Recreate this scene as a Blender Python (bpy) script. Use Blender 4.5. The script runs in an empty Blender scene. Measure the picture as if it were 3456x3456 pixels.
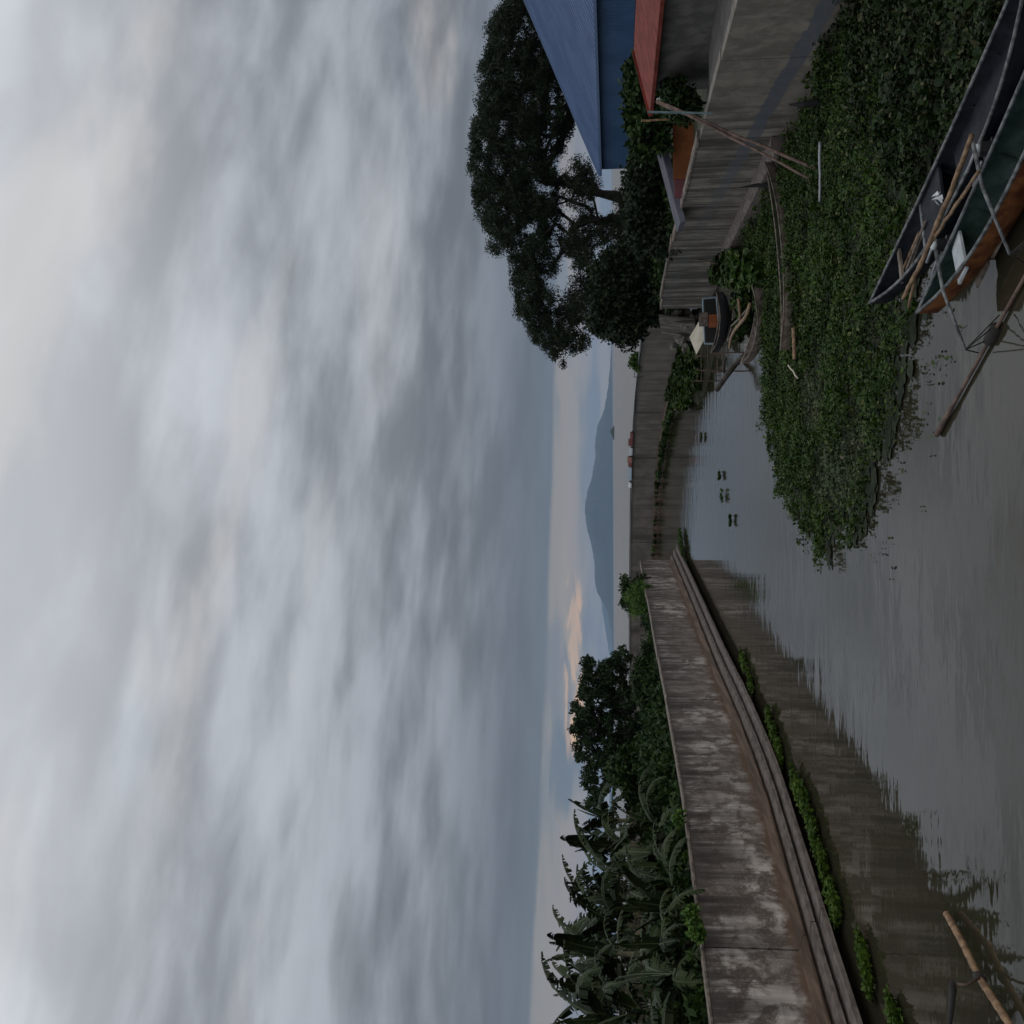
import bpy, bmesh, math, random
import numpy as np
from mathutils import Vector, Matrix
random.seed(7); RNG = np.random.default_rng(7)
sc = bpy.context.scene; C = sc.collection
R = math.radians
# ------------------------------------------------------------------ camera
CAMZ = 5.0; PITCH = math.atan(190/1932); ROLL = R(0.27)
fwd = Vector((0, math.cos(PITCH), math.sin(PITCH)))
upv = Vector((0, -math.sin(PITCH), math.cos(PITCH)))
rgt = Vector((1, 0, 0))
# the photograph was taken with the phone on its side: the world's up is the picture's left
r_ = rgt*math.cos(ROLL) - upv*math.sin(ROLL); u_ = upv*math.cos(ROLL) + rgt*math.sin(ROLL)
cx_, cy_, cz_ = -u_, r_, -fwd
CM = Matrix(((cx_.x, cy_.x, cz_.x, 0), (cx_.y, cy_.y, cz_.y, 0), (cx_.z, cy_.z, cz_.z, CAMZ), (0, 0, 0, 1)))
cd = bpy.data.cameras.new('camera'); cam = bpy.data.objects.new('camera', cd); C.objects.link(cam)
cam.matrix_world = CM; cd.sensor_width = 36; cd.lens = 36.0; cd.clip_start = 0.1; cd.clip_end = 120000
sc.camera = cam
def ray(xs, ys):
    d = CM.to_3x3() @ Vector(((xs-1728)/3456, (1728-ys)/3456, -1)); return d
def W(xs, ys, z=0.0):           # point of the photo (3456 px) on the level z
    d = ray(xs, ys); t = (z-CAMZ)/d.z; return Vector((d.x*t, d.y*t, z))
def D(xs, ys, Y):               # point of the photo at distance Y
    d = ray(xs, ys); t = Y/d.y; return Vector((d.x*t, Y, CAMZ+d.z*t))

# ------------------------------------------------------------------ node helper
class N:
    def __init__(s, tree): s.t = tree; tree.nodes.clear()
    def n(s, typ, ins=None, **kw):
        nd = s.t.nodes.new(typ)
        for k, v in kw.items(): setattr(nd, k, v)
        for k, v in (ins or {}).items():
            i = nd.inputs[k]
            if isinstance(v, tuple) and len(v) == 2 and hasattr(v[0], 'outputs'): s.t.links.new(v[0].outputs[v[1]], i)
            elif hasattr(v, 'outputs'): s.t.links.new(v.outputs[0], i)
            else: i.default_value = v
        return nd
    def m(s, op, a, b=0.0, c=0.0, clamp=False):
        return s.n('ShaderNodeMath', {0: a, 1: b, 2: c}, operation=op, use_clamp=clamp)
    def ramp(s, f, pts, interp='LINEAR'):
        nd = s.n('ShaderNodeValToRGB', {0: f}); r = nd.color_ramp; r.interpolation = interp
        while len(r.elements) > 1: r.elements.remove(r.elements[-1])
        r.elements[0].position = pts[0][0]; c = pts[0][1]; r.elements[0].color = c4(c)
        for p, c in pts[1:]:
            e = r.elements.new(p); e.color = c4(c)
        return nd
    def mix(s, f, a, b, bt='MIX'):
        nd = s.n('ShaderNodeMix', data_type='RGBA', blend_type=bt)
        for i, v in ((0, f), (6, a), (7, b)):
            if isinstance(v, tuple) and hasattr(v[0], 'outputs'): s.t.links.new(v[0].outputs[v[1]], nd.inputs[i])
            elif hasattr(v, 'outputs'): s.t.links.new(v.outputs[0], nd.inputs[i])
            else: nd.inputs[i].default_value = c4(v) if i else v
        return (nd, 2)
def c4(c): return (c, c, c, 1) if isinstance(c, (int, float)) else (tuple(c)+(1,) if len(c) == 3 else tuple(c))

# ------------------------------------------------------------------ world: dusk sky under a cloud deck
SUN_EL, SUN_AZ = R(28), R(118)       # azimuth from +Y towards +X: right and behind
wd = bpy.data.worlds.new('World'); sc.world = wd; wd.use_nodes = True
k = N(wd.node_tree)
tc = k.n('ShaderNodeTexCoord'); sp = k.n('ShaderNodeSeparateXYZ', {0: (tc, 'Generated')})
zz = k.m('MAXIMUM', (sp, 2), 0.0)
den = k.m('ADD', zz, 0.17)
px = k.m('DIVIDE', (sp, 0), den); py = k.m('DIVIDE', (sp, 1), den)
pv = k.n('ShaderNodeCombineXYZ', {0: k.m('MULTIPLY', px, 1.0), 1: k.m('MULTIPLY', py, 1.0), 2: 0.0})
rot = k.n('ShaderNodeVectorRotate', {'Vector': pv, 'Angle': R(-24)}, rotation_type='Z_AXIS')
pv2 = k.n('ShaderNodeMapping', {'Vector': rot, 'Scale': (0.62, 1.05, 1), 'Location': (3.4, 1.3, 0)})
n1 = k.n('ShaderNodeTexNoise', {'Vector': pv2, 'Scale': 1.5, 'Detail': 4, 'Roughness': 0.45, 'Distortion': 0.25})
n2 = k.n('ShaderNodeTexNoise', {'Vector': pv2, 'Scale': 5.2, 'Detail': 6, 'Roughness': 0.5, 'Distortion': 0.15})
nn = k.m('ADD', k.m('MULTIPLY', n1, 0.58), k.m('MULTIPLY', n2, 0.42))
cl = k.n('ShaderNodeMapRange', {0: nn, 1: 0.38, 2: 0.64, 3: -1.0, 4: 1.0}, interpolation_type='SMOOTHSTEP')
edge = k.m('ADD', zz, k.m('MULTIPLY', (sp, 0), 0.034))
edge = k.m('ADD', edge, k.m('MULTIPLY', k.m('SUBTRACT', n2, 0.5), 0.006))
deck = k.ramp(edge, [(0.0, (.15, .17, .195)), (0.058, (.150, .170, .200)), (0.085, (.145, .163, .190)), (0.115, (.182, .202, .232)),
                     (0.165, (.250, .270, .305)), (0.26, (.335, .358, .392)), (0.36, (.435, .458, .497)), (0.46, (.60, .625, .665)), (0.55, (.66, .69, .73)), (1.0, (.66, .69, .73))])
amp = k.ramp(edge, [(0.055, 0.03), (0.10, 0.16), (0.16, 0.36), (0.3, 0.38), (0.5, 0.18), (1.0, 0.2)])
fac = k.m('ADD', 1.0, k.m('MULTIPLY', cl, amp))
deckc = k.n('ShaderNodeVectorMath', {0: deck, 'Scale': fac}, operation='SCALE')
n3 = k.n('ShaderNodeTexNoise', {'Vector': pv2, 'Scale': 1.3, 'Detail': 3})
gap = k.n('ShaderNodeMapRange', {0: n3, 1: 0.55, 2: 0.72, 3: 0.0, 4: 0.38}, interpolation_type='SMOOTHSTEP')
gapz = k.n('ShaderNodeMapRange', {0: zz, 1: 0.3, 2: 0.5, 3: 0.0, 4: 1.0})
deckm = k.mix(k.m('MULTIPLY', gap, gapz), deckc, (.48, .59, .69))
n4 = k.n('ShaderNodeTexNoise', {'Vector': k.n('ShaderNodeMapping', {'Vector': pv2, 'Location': (7.3, 2.1, 0)}), 'Scale': 2.6, 'Detail': 5, 'Roughness': 0.5})
crm = k.n('ShaderNodeMapRange', {0: n4, 1: 0.50, 2: 0.66, 3: 0.0, 4: 0.6}, interpolation_type='SMOOTHSTEP')
deckm = k.mix(k.m('MULTIPLY', crm, k.n('ShaderNodeMapRange', {0: zz, 1: 0.22, 2: 0.42, 3: 0.0, 4: 1.0})), deckm, (.70, .685, .67))
# clear strip under the deck
az = k.m('ARCTAN2', (sp, 0), (sp, 1))
sv = k.n('ShaderNodeCombineXYZ', {0: k.m('MULTIPLY', az, 5.0), 1: k.m('MULTIPLY', zz, 46.0), 2: 0.3})
ns = k.n('ShaderNodeTexNoise', {'Vector': sv, 'Scale': 1.1, 'Detail': 6, 'Roughness': 0.5, 'Distortion': 0.3})
low = k.ramp(zz, [(0.0, (.46, .38, .31)), (0.018, (.41, .35, .295)), (0.035, (.38, .335, .29)), (0.055, (.32, .295, .27)), (0.075, (.29, .28, .265))])
lowc = k.mix(k.n('ShaderNodeMapRange', {0: ns, 1: 0.46, 2: 0.62, 3: 0.0, 4: 0.8}, interpolation_type='SMOOTHSTEP'), low, (.20, .225, .255))
sv2 = k.n('ShaderNodeCombineXYZ', {0: k.m('MULTIPLY', az, 16.0), 1: k.m('MULTIPLY', zz, 110.0), 2: 2.3})
nw = k.n('ShaderNodeTexNoise', {'Vector': sv2, 'Scale': 1.0, 'Detail': 6, 'Roughness': 0.55, 'Distortion': 0.6})
azw = k.m('ADD', az, k.m('MULTIPLY', k.m('SUBTRACT', ns, 0.5), 0.16)); zzw = k.m('ADD', zz, k.m('MULTIPLY', k.m('SUBTRACT', nw, 0.5), 0.020))
def blob(a0, z0, sa, sz):            # a soft patch of the sky round an azimuth and a height
    da = k.m('DIVIDE', k.m('SUBTRACT', azw, a0), sa); dz = k.m('DIVIDE', k.m('SUBTRACT', zzw, z0), sz)
    r2 = k.m('ADD', k.m('MULTIPLY', da, da), k.m('MULTIPLY', dz, dz))
    return k.m('SUBTRACT', 1.0, r2, clamp=True)
wisp = k.n('ShaderNodeMapRange', {0: nw, 1: 0.40, 2: 0.62, 3: 0.0, 4: 1.0}, interpolation_type='SMOOTHSTEP')
b2 = k.m('ADD', k.m('MULTIPLY', blob(-0.235, 0.045, 0.075, 0.020), 1.3), k.m('MULTIPLY', k.m('SUBTRACT', ns, 0.5), 1.5))
lowc = k.mix(k.n('ShaderNodeMapRange', {0: b2, 1: 0.2, 2: 1.0, 3: 0.0, 4: 0.9}, interpolation_type='SMOOTHSTEP'), lowc, (.155, .185, .22))
b1 = k.m('MULTIPLY', k.m('MULTIPLY', blob(-0.150, 0.0385, 0.095, 0.0105), 2.2, clamp=True), wisp)
lowc = k.mix(b1, lowc, (1.0, .60, .30))
b3 = k.m('MULTIPLY', k.m('MULTIPLY', blob(-0.10, 0.044, 0.11, 0.011), 1.2, clamp=True), wisp)
lowc = k.mix(k.m('MULTIPLY', b3, 0.6), lowc, (.42, .36, .31))
b4 = k.m('MULTIPLY', k.m('MULTIPLY', blob(-0.37, 0.032, 0.09, 0.010), 1.3, clamp=True), 0.45)
lowc = k.mix(b4, lowc, (.36, .29, .28))
ef = k.n('ShaderNodeMapRange', {0: edge, 1: 0.0565, 2: 0.0625, 3: 0.0, 4: 1.0}, interpolation_type='SMOOTHSTEP')
sky = k.mix(ef, lowc, deckm)
# a bright break in the deck, right of the view
b5 = k.m('MULTIPLY', blob(0.47, 0.155, 0.13, 0.028), k.n('ShaderNodeMapRange', {0: nn, 1: 0.36, 2: 0.62, 3: 0.1, 4: .85}))
sky = k.mix(b5, sky, (.62, .58, .55))
b6 = k.m('MULTIPLY', k.m('MULTIPLY', blob(0.22, 0.215, 0.24, 0.040), 0.85, clamp=True), k.n('ShaderNodeMapRange', {0: nn, 1: 0.34, 2: 0.66, 3: 0.1, 4: 1.0}))
sky = k.mix(b6, sky, (.56, .575, .60))
skyt = k.n('ShaderNodeTexSky', sky_type='NISHITA', sun_disc=False, sun_elevation=SUN_EL, sun_rotation=SUN_AZ, air_density=1.5, dust_density=3.0)
bgA = k.n('ShaderNodeBackground', {0: skyt, 1: 0.05})
bgB = k.n('ShaderNodeBackground', {0: sky, 1: 1.0})
mixs = k.n('ShaderNodeMixShader', {0: 0.94, 1: bgA, 2: bgB})
k.n('ShaderNodeOutputWorld', {0: mixs})
# soft low light from the right, behind the camera
sl = bpy.data.lights.new('sun', 'SUN'); sun = bpy.data.objects.new('sun', sl); C.objects.link(sun)
sl.energy = 0.45; sl.angle = R(50); sl.color = (1.0, .93, .86)
sd = Vector((math.sin(SUN_AZ)*math.cos(SUN_EL), math.cos(SUN_AZ)*math.cos(SUN_EL), math.sin(SUN_EL)))
sun.rotation_euler = sd.to_track_quat('Z', 'Y').to_euler()
vs = sc.view_settings; vs.view_transform = 'Standard'; vs.look = 'None'; vs.exposure = 0.0; vs.gamma = 1.0; vs.use_curve_mapping = False
sc.render.engine = 'CYCLES'
sc.cycles.max_bounces = 6; sc.cycles.volume_bounces = 1

# ------------------------------------------------------------------ materials
def mat(name, f=None, base=(.5, .5, .5), rough=.8, **kw):
    m = bpy.data.materials.new(name); m.use_nodes = True; q = N(m.node_tree)
    b = q.n('ShaderNodeBsdfPrincipled', {'Base Color': c4(base), 'Roughness': rough})
    for a, v in kw.items(): b.inputs[a].default_value = v
    q.n('ShaderNodeOutputMaterial', {0: b})
    if f: f(q, b)
    return m
def L(q, a, b_in):
    if isinstance(a, tuple): q.t.links.new(a[0].outputs[a[1]], b_in)
    else: q.t.links.new(a.outputs[0], b_in)
def bump(q, b, h, dist, strength=1.0):
    bp = q.n('ShaderNodeBump', {'Height': h, 'Distance': dist, 'Strength': strength}); L(q, bp, b.inputs['Normal'])
def ocoord(q, sx=1, sy=1, sz=1):
    t = q.n('ShaderNodeTexCoord'); return q.n('ShaderNodeMapping', {'Vector': (t, 'Object'), 'Scale': (sx, sy, sz)})
def noise(q, v, scale, detail=4, rough=.55, dist=0.0):
    return q.n('ShaderNodeTexNoise', {'Vector': v, 'Scale': scale, 'Detail': detail, 'Roughness': rough, 'Distortion': dist})
def mr(q, v, a, b_, c, d): return q.n('ShaderNodeMapRange', {0: v, 1: a, 2: b_, 3: c, 4: d}, interpolation_type='SMOOTHSTEP')

def f_left_wall(q, b):
    co = ocoord(q); z = q.n('ShaderNodeSeparateXYZ', {0: co})
    streak = noise(q, ocoord(q, 2.0, 2.0, .13), 1.0, 6, .66)
    streak2 = noise(q, ocoord(q, 7, 7, .35), 1.0, 4, .6)
    hz = noise(q, ocoord(q, .5, .5, 6), 1.0, 4, .6)
    patch = noise(q, co, .35, 3, .5); pl = noise(q, co, 1.7, 6, .65, .4); fine = noise(q, co, 14, 5, .7)
    base = q.mix(mr(q, pl, .42, .60, 0, 1), (.120, .094, .078), (.52, .475, .435))
    base = q.mix(mr(q, patch, .40, .60, 0, .75), base, (.115, .090, .076))
    base = q.mix(q.m('MULTIPLY', mr(q, fine, .5, .72, 0, 1), .35), base, (.62, .57, .53))
    base = q.mix(q.m('MULTIPLY', mr(q, hz, .52, .7, 0, 1), .35), base, (.18, .15, .13))
    top = mr(q, (z, 2), .9, 2.9, .0, 1.0)
    sf = q.m('MULTIPLY', mr(q, streak, .43, .60, 0, 1), q.m('ADD', q.m('MULTIPLY', top, .75), .22))
    base = q.mix(sf, base, (.034, .026, .022))
    sf2 = q.m('MULTIPLY', mr(q, streak2, .50, .68, 0, .9), q.m('MULTIPLY', mr(q, patch, .4, .6, 1, .35), q.m('ADD', q.m('MULTIPLY', top, .65), .2)))
    base = q.mix(sf2, base, (.05, .042, .036))
    tb = q.m('ADD', (z, 2), q.m('MULTIPLY', streak2, 1.1))
    base = q.mix(mr(q, tb, 3.05, 3.6, 0, .85), base, (.06, .05, .045))
    bt = q.m('ADD', (z, 2), q.m('MULTIPLY', pl, .5))
    base = q.mix(mr(q, bt, 1.35, 1.05, 0, .9), base, (.12, .072, .045))
    L(q, base, b.inputs['Base Color']); bump(q, b, q.m('ADD', q.m('MULTIPLY', fine, .5), pl), .02, .7)
M = {}
M['wall_left'] = mat('stained_concrete', f_left_wall, rough=.85)
def f_right_wall(q, b):
    co = ocoord(q); z = q.n('ShaderNodeSeparateXYZ', {0: co})
    streak = noise(q, ocoord(q, 2.2, 2.2, .14), 1.0, 5, .62); s2 = noise(q, ocoord(q, 3.6, 3.6, .25), 1.0, 5, .6)
    pl = noise(q, co, 1.3, 6, .65, .3); fine = noise(q, co, 12, 5, .7); dist = mr(q, (z, 1), 26, 30, 0, 1)
    base = q.mix(mr(q, pl, .38, .64, 0, 1), (.16, .14, .115), (.27, .245, .205))
    base = q.mix(q.m('MULTIPLY', mr(q, s2, .45, .62, 0, .95), q.m('ADD', q.m('MULTIPLY', dist, .9), .1)), base, (.05, .045, .036))
    base = q.mix(q.m('MULTIPLY', mr(q, streak, .46, .62, 0, .95), q.m('ADD', q.m('MULTIPLY', dist, .8), .2)), base, (.05, .045, .038))
    # smeared cement repair running along the wall, rising away from the camera
    line = q.m('SUBTRACT', (z, 2), q.m('ADD', .08, q.m('MULTIPLY', q.m('SUBTRACT', (z, 1), 21.0), .058)))
    line = q.m('ABSOLUTE', q.m('ADD', q.m('SUBTRACT', line, .45), q.m('MULTIPLY', q.m('SUBTRACT', pl, .5), .35)))
    base = q.mix(q.m('MULTIPLY', mr(q, (z, 1), 27, 40, 1, .25), q.m('MULTIPLY', mr(q, line, .24, .17, 0, .85), mr(q, fine, .3, .5, .7, 1))), base, (.085, .10, .125))
    base = q.mix(mr(q, (z, 2), .55, .1, 0, .6), base, (.13, .105, .085))
    L(q, base, b.inputs['Base Color']); bump(q, b, q.m('ADD', q.m('MULTIPLY', fine, .5), pl), .02, .7)
M['wall_right'] = mat('grey_cast_concrete', f_right_wall, rough=.85)
def f_far_wall(q, b):
    co = ocoord(q); z = q.n('ShaderNodeSeparateXYZ', {0: co})
    streak = noise(q, ocoord(q, .9, .9, .10), 1.0, 5, .65); pl = noise(q, co, .5, 5, .6)
    base = q.mix(mr(q, pl, .35, .65, 0, 1), (.12, .105, .09), (.20, .175, .15))
    base = q.mix(mr(q, streak, .48, .66, 0, .75), base, (.07, .064, .056))
    base = q.mix(mr(q, (z, 2), 2.6, 3.0, 0, .8), base, (.07, .065, .06))
    base = q.mix(mr(q, (z, 2), .9, .4, 0, .7), base, (.13, .09, .07))
    L(q, base, b.inputs['Base Color']); bump(q, b, pl, .03)
M['wall_far'] = mat('dark_streaked_concrete', f_far_wall, rough=.9)
def speck(c1, c2, scale, rough=.85, bd=.01, sx=1, sy=1, sz=1, lo=.38, hi=.62):
    def f(q, b):
        v = ocoord(q, sx, sy, sz); n = noise(q, v, scale, 6, .6)
        L(q, q.mix(mr(q, n, lo, hi, 0, 1), c1, c2), b.inputs['Base Color']); bump(q, b, n, bd)
        b.inputs['Roughness'].default_value = rough
    return f
M['toe_brown'] = mat('brown_silted_concrete', speck((.07, .045, .03), (.15, .10, .07), 2.2, sx=2, sy=.12, sz=3))
M['toe_grey'] = mat('worn_pale_concrete', speck((.085, .068, .058), (.20, .165, .145), 5.0, sx=1, sy=.6, sz=2, lo=.3, hi=.7))
M['mud'] = mat('mud', speck((.018, .02, .012), (.045, .042, .028), 1.2, rough=1.0), **{'Specular IOR Level': .05})
M['soil'] = mat('soil', speck((.035, .04, .022), (.07, .07, .04), .8))
M['block'] = mat('grey_blockwork', speck((.075, .072, .066), (.13, .125, .115), 2.0))
M['plaster'] = mat('grey_render', speck((.06, .057, .05), (.11, .10, .09), 2.0))
M['orange_wall'] = mat('orange_paint', speck((.20, .075, .03), (.27, .10, .04), 1.5), **{'Specular IOR Level': 0.1})
M['maroon_wall'] = mat('maroon_paint', speck((.12, .04, .05), (.18, .06, .07), 1.5))
M['slate_roof'] = mat('slate_grey_sheet', speck((.045, .046, .07), (.075, .076, .10), 1.5, rough=.6))
M['red_roof'] = mat('faded_red_roof_paint', speck((.13, .022, .014), (.21, .042, .028), 2.0, rough=.6), **{'Specular IOR Level': 0.15})
M['blue_sheet'] = mat('blue_sheet_metal', speck((.045, .10, .21), (.06, .125, .25), .5, rough=.5, bd=.002), **{'Specular IOR Level': 0.25})
M['blue_roof'] = mat('blue_roof_sheet', speck((.034, .078, .185), (.058, .11, .235), .4, rough=.45, bd=.002), Metallic=.0)
M['blue_trim'] = mat('pale_blue_trim', base=(.12, .19, .33), rough=.5)
M['bark'] = mat('bark', speck((.022, .018, .014), (.055, .045, .035), 4.0))
M['bamboo'] = mat('bamboo', speck((.15, .09, .05), (.32, .20, .11), 7, rough=.65, sx=1, sy=1, sz=1))
M['dark_bamboo'] = mat('old_bamboo', speck((.07, .045, .035), (.16, .10, .075), 4, rough=.7))
M['old_wood'] = mat('weathered_wood', speck((.09, .07, .055), (.22, .18, .15), 5, rough=.8))
M['pale_ply'] = mat('pale_plywood', speck((.42, .38, .30), (.52, .48, .39), 2))
M['hull_navy'] = mat('navy_boat_paint', speck((.007, .009, .014), (.030, .034, .044), 2.6, rough=.6, lo=.35, hi=.8), **{'Specular IOR Level': 0.15})
M['hull_green'] = mat('dark_green_boat_paint', speck((.008, .020, .016), (.028, .052, .042), 3.2, rough=.6), **{'Specular IOR Level': 0.2})
M['hull_orange'] = mat('rust_orange_boat_paint', speck((.09, .028, .012), (.22, .085, .028), 4.0, rough=.6), **{'Specular IOR Level': 0.25})
M['gunwale'] = mat('grey_painted_wood', speck((.06, .065, .07), (.20, .21, .21), 8, rough=.6))
M['white'] = mat('white_paint', speck((.42, .46, .48), (.62, .66, .68), 3, rough=.5))
M['pale_plastic'] = mat('pale_plastic', base=(.6, .64, .66), rough=.4)
M['black'] = mat('black_metal', base=(.02, .02, .022), rough=.4)
M['steel'] = mat('pale_steel', base=(.32, .33, .36), rough=.4, Metallic=.4)
M['rope'] = mat('dark_rope', base=(.03, .028, .025), rough=.9)
M['teal'] = mat('teal_pole_paint', speck((.10, .16, .17), (.20, .28, .30), 4))
M['cloth_red'] = mat('dull_red_cloth', base=(.13, .032, .028), rough=.9)
M['cloth_pink'] = mat('salmon_cloth', base=(.26, .12, .095), rough=.9)
M['cloth_white'] = mat('pale_grey_cloth', base=(.42, .45, .47), rough=.9)
M['cloth_blue'] = mat('pale_blue_cloth', base=(.30, .38, .44), rough=.9)
M['orange_plastic'] = mat('orange_plastic', base=(.30, .09, .03), rough=.5)
M['stone'] = mat('rubble_stone', speck((.13, .12, .10), (.28, .26, .23), 3))
M['hill'] = mat('forested_hill', speck((.008, .016, .012), (.022, .032, .022), .003))
def leafmat(name, c1, c2, rough=.55, trans=.0, c3=None):
    def f(q, b):
        g = q.n('ShaderNodeNewGeometry'); base = q.mix((g, 'Random Per Island'), c1, c2)
        v = ocoord(q); n = noise(q, v, .6, 3); base = q.mix(mr(q, n, .35, .65, 0, .6), base, c1)
        if c3:
            w = q.m('GREATER_THAN', q.m('FRACT', q.m('MULTIPLY', (g, 'Random Per Island'), 37.7)), .93)
            base = q.mix(w, base, c3)
        L(q, base, b.inputs['Base Color'])
    return mat(name, f, rough=rough, **{'Specular IOR Level': .16})
M['tree_leaf'] = leafmat('dark_tree_leaf', (.008, .018, .007), (.024, .040, .013))
M['tree_leaf2'] = leafmat('broad_tree_leaf', (.008, .022, .007), (.028, .052, .013))
M['bush_leaf'] = leafmat('bush_leaf', (.010, .026, .006), (.035, .066, .011))
M['bush_bright'] = leafmat('bright_bush_leaf', (.045, .10, .018), (.11, .19, .035))
M['hyacinth'] = leafmat('water_plant_leaf', (.010, .030, .003), (.055, .100, .009), rough=.5, c3=(.11, .12, .045))
M['hyacinth_dark'] = leafmat('dusty_water_plant_leaf', (.030, .052, .018), (.08, .105, .04), rough=.5, c3=(.14, .13, .09))
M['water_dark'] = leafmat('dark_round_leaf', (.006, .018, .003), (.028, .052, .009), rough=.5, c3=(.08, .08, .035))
M['weed_bright'] = leafmat('bright_weed_leaf', (.025, .055, .006), (.095, .15, .018), rough=.5)
M['root_mat'] = mat('root_mat', speck((.012, .02, .008), (.03, .045, .015), 5))
def f_banana(q, b):
    oi = q.n('ShaderNodeObjectInfo'); v = ocoord(q); n = noise(q, v, 2.2, 3)
    base = q.mix((oi, 'Random'), (.007, .018, .005), (.024, .040, .009))
    base = q.mix(mr(q, n, .5, .75, 0, .45), base, (.06, .07, .024)); L(q, base, b.inputs['Base Color'])
M['banana'] = mat('banana_leaf', f_banana, rough=.55, **{'Specular IOR Level': .2})
M['banana_dry'] = mat('dry_banana_leaf', speck((.10, .075, .045), (.20, .155, .10), 3, rough=.9))
M['midrib'] = mat('pale_green_midrib', base=(.055, .08, .03), rough=.5)
M['stem'] = mat('banana_stem', speck((.06, .06, .035), (.13, .12, .07), 4))
def f_water(q, b):
    co = ocoord(q); a = noise(q, ocoord(q, .55, 1.0, 1), 1.1, 3, .5); c = noise(q, ocoord(q, .8, 1.6, 1), 5.5, 3, .55)
    big = noise(q, co, .035, 3, .5)
    amp = mr(q, big, .42, .62, .35, 1.0)
    h = q.m('ADD', q.m('MULTIPLY', a, 1.0), q.m('MULTIPLY', q.m('MULTIPLY', c, .16), amp))
    bump(q, b, h, .035, .40)
M['water'] = mat('muddy_water', f_water, base=(.032, .029, .018), rough=.03, IOR=1.33)

# ------------------------------------------------------------------ object helpers
def link(o, parent=None):
    C.objects.link(o)
    if parent: o.parent = parent
    return o
def mesh(name, verts, faces, m, parent=None, smooth=False):
    me = bpy.data.meshes.new(name); me.from_pydata([tuple(v) for v in verts], [], faces); me.materials.append(m); me.update()
    if smooth:
        me.polygons.foreach_set('use_smooth', [True]*len(me.polygons))
    return link(bpy.data.objects.new(name, me), parent)
def quads(name, V4, m, parent=None):     # V4: (n,4,3) array of separate quads
    V4 = np.asarray(V4, dtype=np.float32); n = len(V4)
    me = bpy.data.meshes.new(name); me.vertices.add(n*4); me.vertices.foreach_set('co', V4.reshape(-1))
    me.loops.add(n*4); me.loops.foreach_set('vertex_index', np.arange(n*4, dtype=np.int32))
    me.polygons.add(n); me.polygons.foreach_set('loop_start', np.arange(0, n*4, 4, dtype=np.int32))
    me.polygons.foreach_set('loop_total', np.full(n, 4, dtype=np.int32))
    me.update(calc_edges=True); me.materials.append(m)
    return link(bpy.data.objects.new(name, me), parent)
def empty(name, label, cat, loc=(0, 0, 0), group=None, rz=0):
    o = bpy.data.objects.new(name, None); o.location = loc; o.rotation_euler = (0, 0, rz); link(o); return tag(o, label, cat, group)
def tag(o, label=None, cat=None, group=None, kind=None):
    for a, v in (('label', label), ('category', cat), ('group', group), ('kind', kind)):
        if v: o[a] = v
    return o
class MB:
    def __init__(s): s.v = []; s.f = []
    def add(s, vs_, fs):
        o = len(s.v); s.v += [Vector(p) for p in vs_]; s.f += [tuple(i+o for i in f) for f in fs]
    def box(s, a, b_):
        (x0, y0, z0), (x1, y1, z1) = a, b_
        s.add([(x0, y0, z0), (x1, y0, z0), (x1, y1, z0), (x0, y1, z0), (x0, y0, z1), (x1, y0, z1), (x1, y1, z1), (x0, y1, z1)],
              [(0, 3, 2, 1), (4, 5, 6, 7), (0, 1, 5, 4), (1, 2, 6, 5), (2, 3, 7, 6), (3, 0, 4, 7)])
    def tube(s, pts, rad, n=8, cap=True):
        pts = [Vector(p) for p in pts]
        if not hasattr(rad, '__len__'): rad = [rad]*len(pts)
        o = len(s.v); ref = None
        for i, p in enumerate(pts):
            t = (pts[min(i+1, len(pts)-1)]-pts[max(i-1, 0)]).normalized()
            if ref is None: ref = t.orthogonal().normalized()
            a = (ref - t*ref.dot(t)); a = a.normalized() if a.length > 1e-6 else t.orthogonal().normalized(); ref = a; b_ = t.cross(a)
            for j in range(n):
                th = 2*math.pi*j/n; s.v.append(p+(a*math.cos(th)+b_*math.sin(th))*rad[i])
        for i in range(len(pts)-1):
            for j in range(n):
                s.f.append((o+i*n+j, o+i*n+(j+1) % n, o+(i+1)*n+(j+1) % n, o+(i+1)*n+j))
        if cap:
            s.f.append(tuple(o+j for j in range(n))[::-1]); e = o+(len(pts)-1)*n; s.f.append(tuple(e+j for j in range(n)))
    def bar(s, p, q_, w, h):
        p, q_ = Vector(p), Vector(q_); t = (q_-p).normalized(); a = t.cross(Vector((0, 0, 1)))
        a = a.normalized() if a.length > 1e-4 else Vector((1, 0, 0)); u = a.cross(t).normalized()
        vs_ = [c+a*sx*w/2+u*su*h/2 for c in (p, q_) for sx, su in ((-1, -1), (1, -1), (1, 1), (-1, 1))]
        s.add(vs_, [(0, 1, 2, 3), (7, 6, 5, 4), (0, 4, 5, 1), (1, 5, 6, 2), (2, 6, 7, 3), (3, 7, 4, 0)])
    def build(s, name, m, parent=None, smooth=False): return mesh(name, s.v, s.f, m, parent, smooth)
def jit(a): return (random.random()*2-1)*a
def bumpy_tube(p, q_, r0, r1, segs=10, sag=0.0, wob=.01, knots=False):
    p, q_ = Vector(p), Vector(q_); pts = []; rr = []
    for i in range(segs+1):
        t = i/segs; c = p.lerp(q_, t); c.z -= sag*math.sin(math.pi*t); c += Vector((jit(wob), jit(wob), jit(wob)))
        r = r0+(r1-r0)*t
        if knots:
            pts += [c-(q_-p).normalized()*.02, c, c+(q_-p).normalized()*.02]; rr += [r, r*1.18, r]
        else: pts.append(c); rr.append(r*(1+jit(.08)))
    return pts, rr

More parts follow.
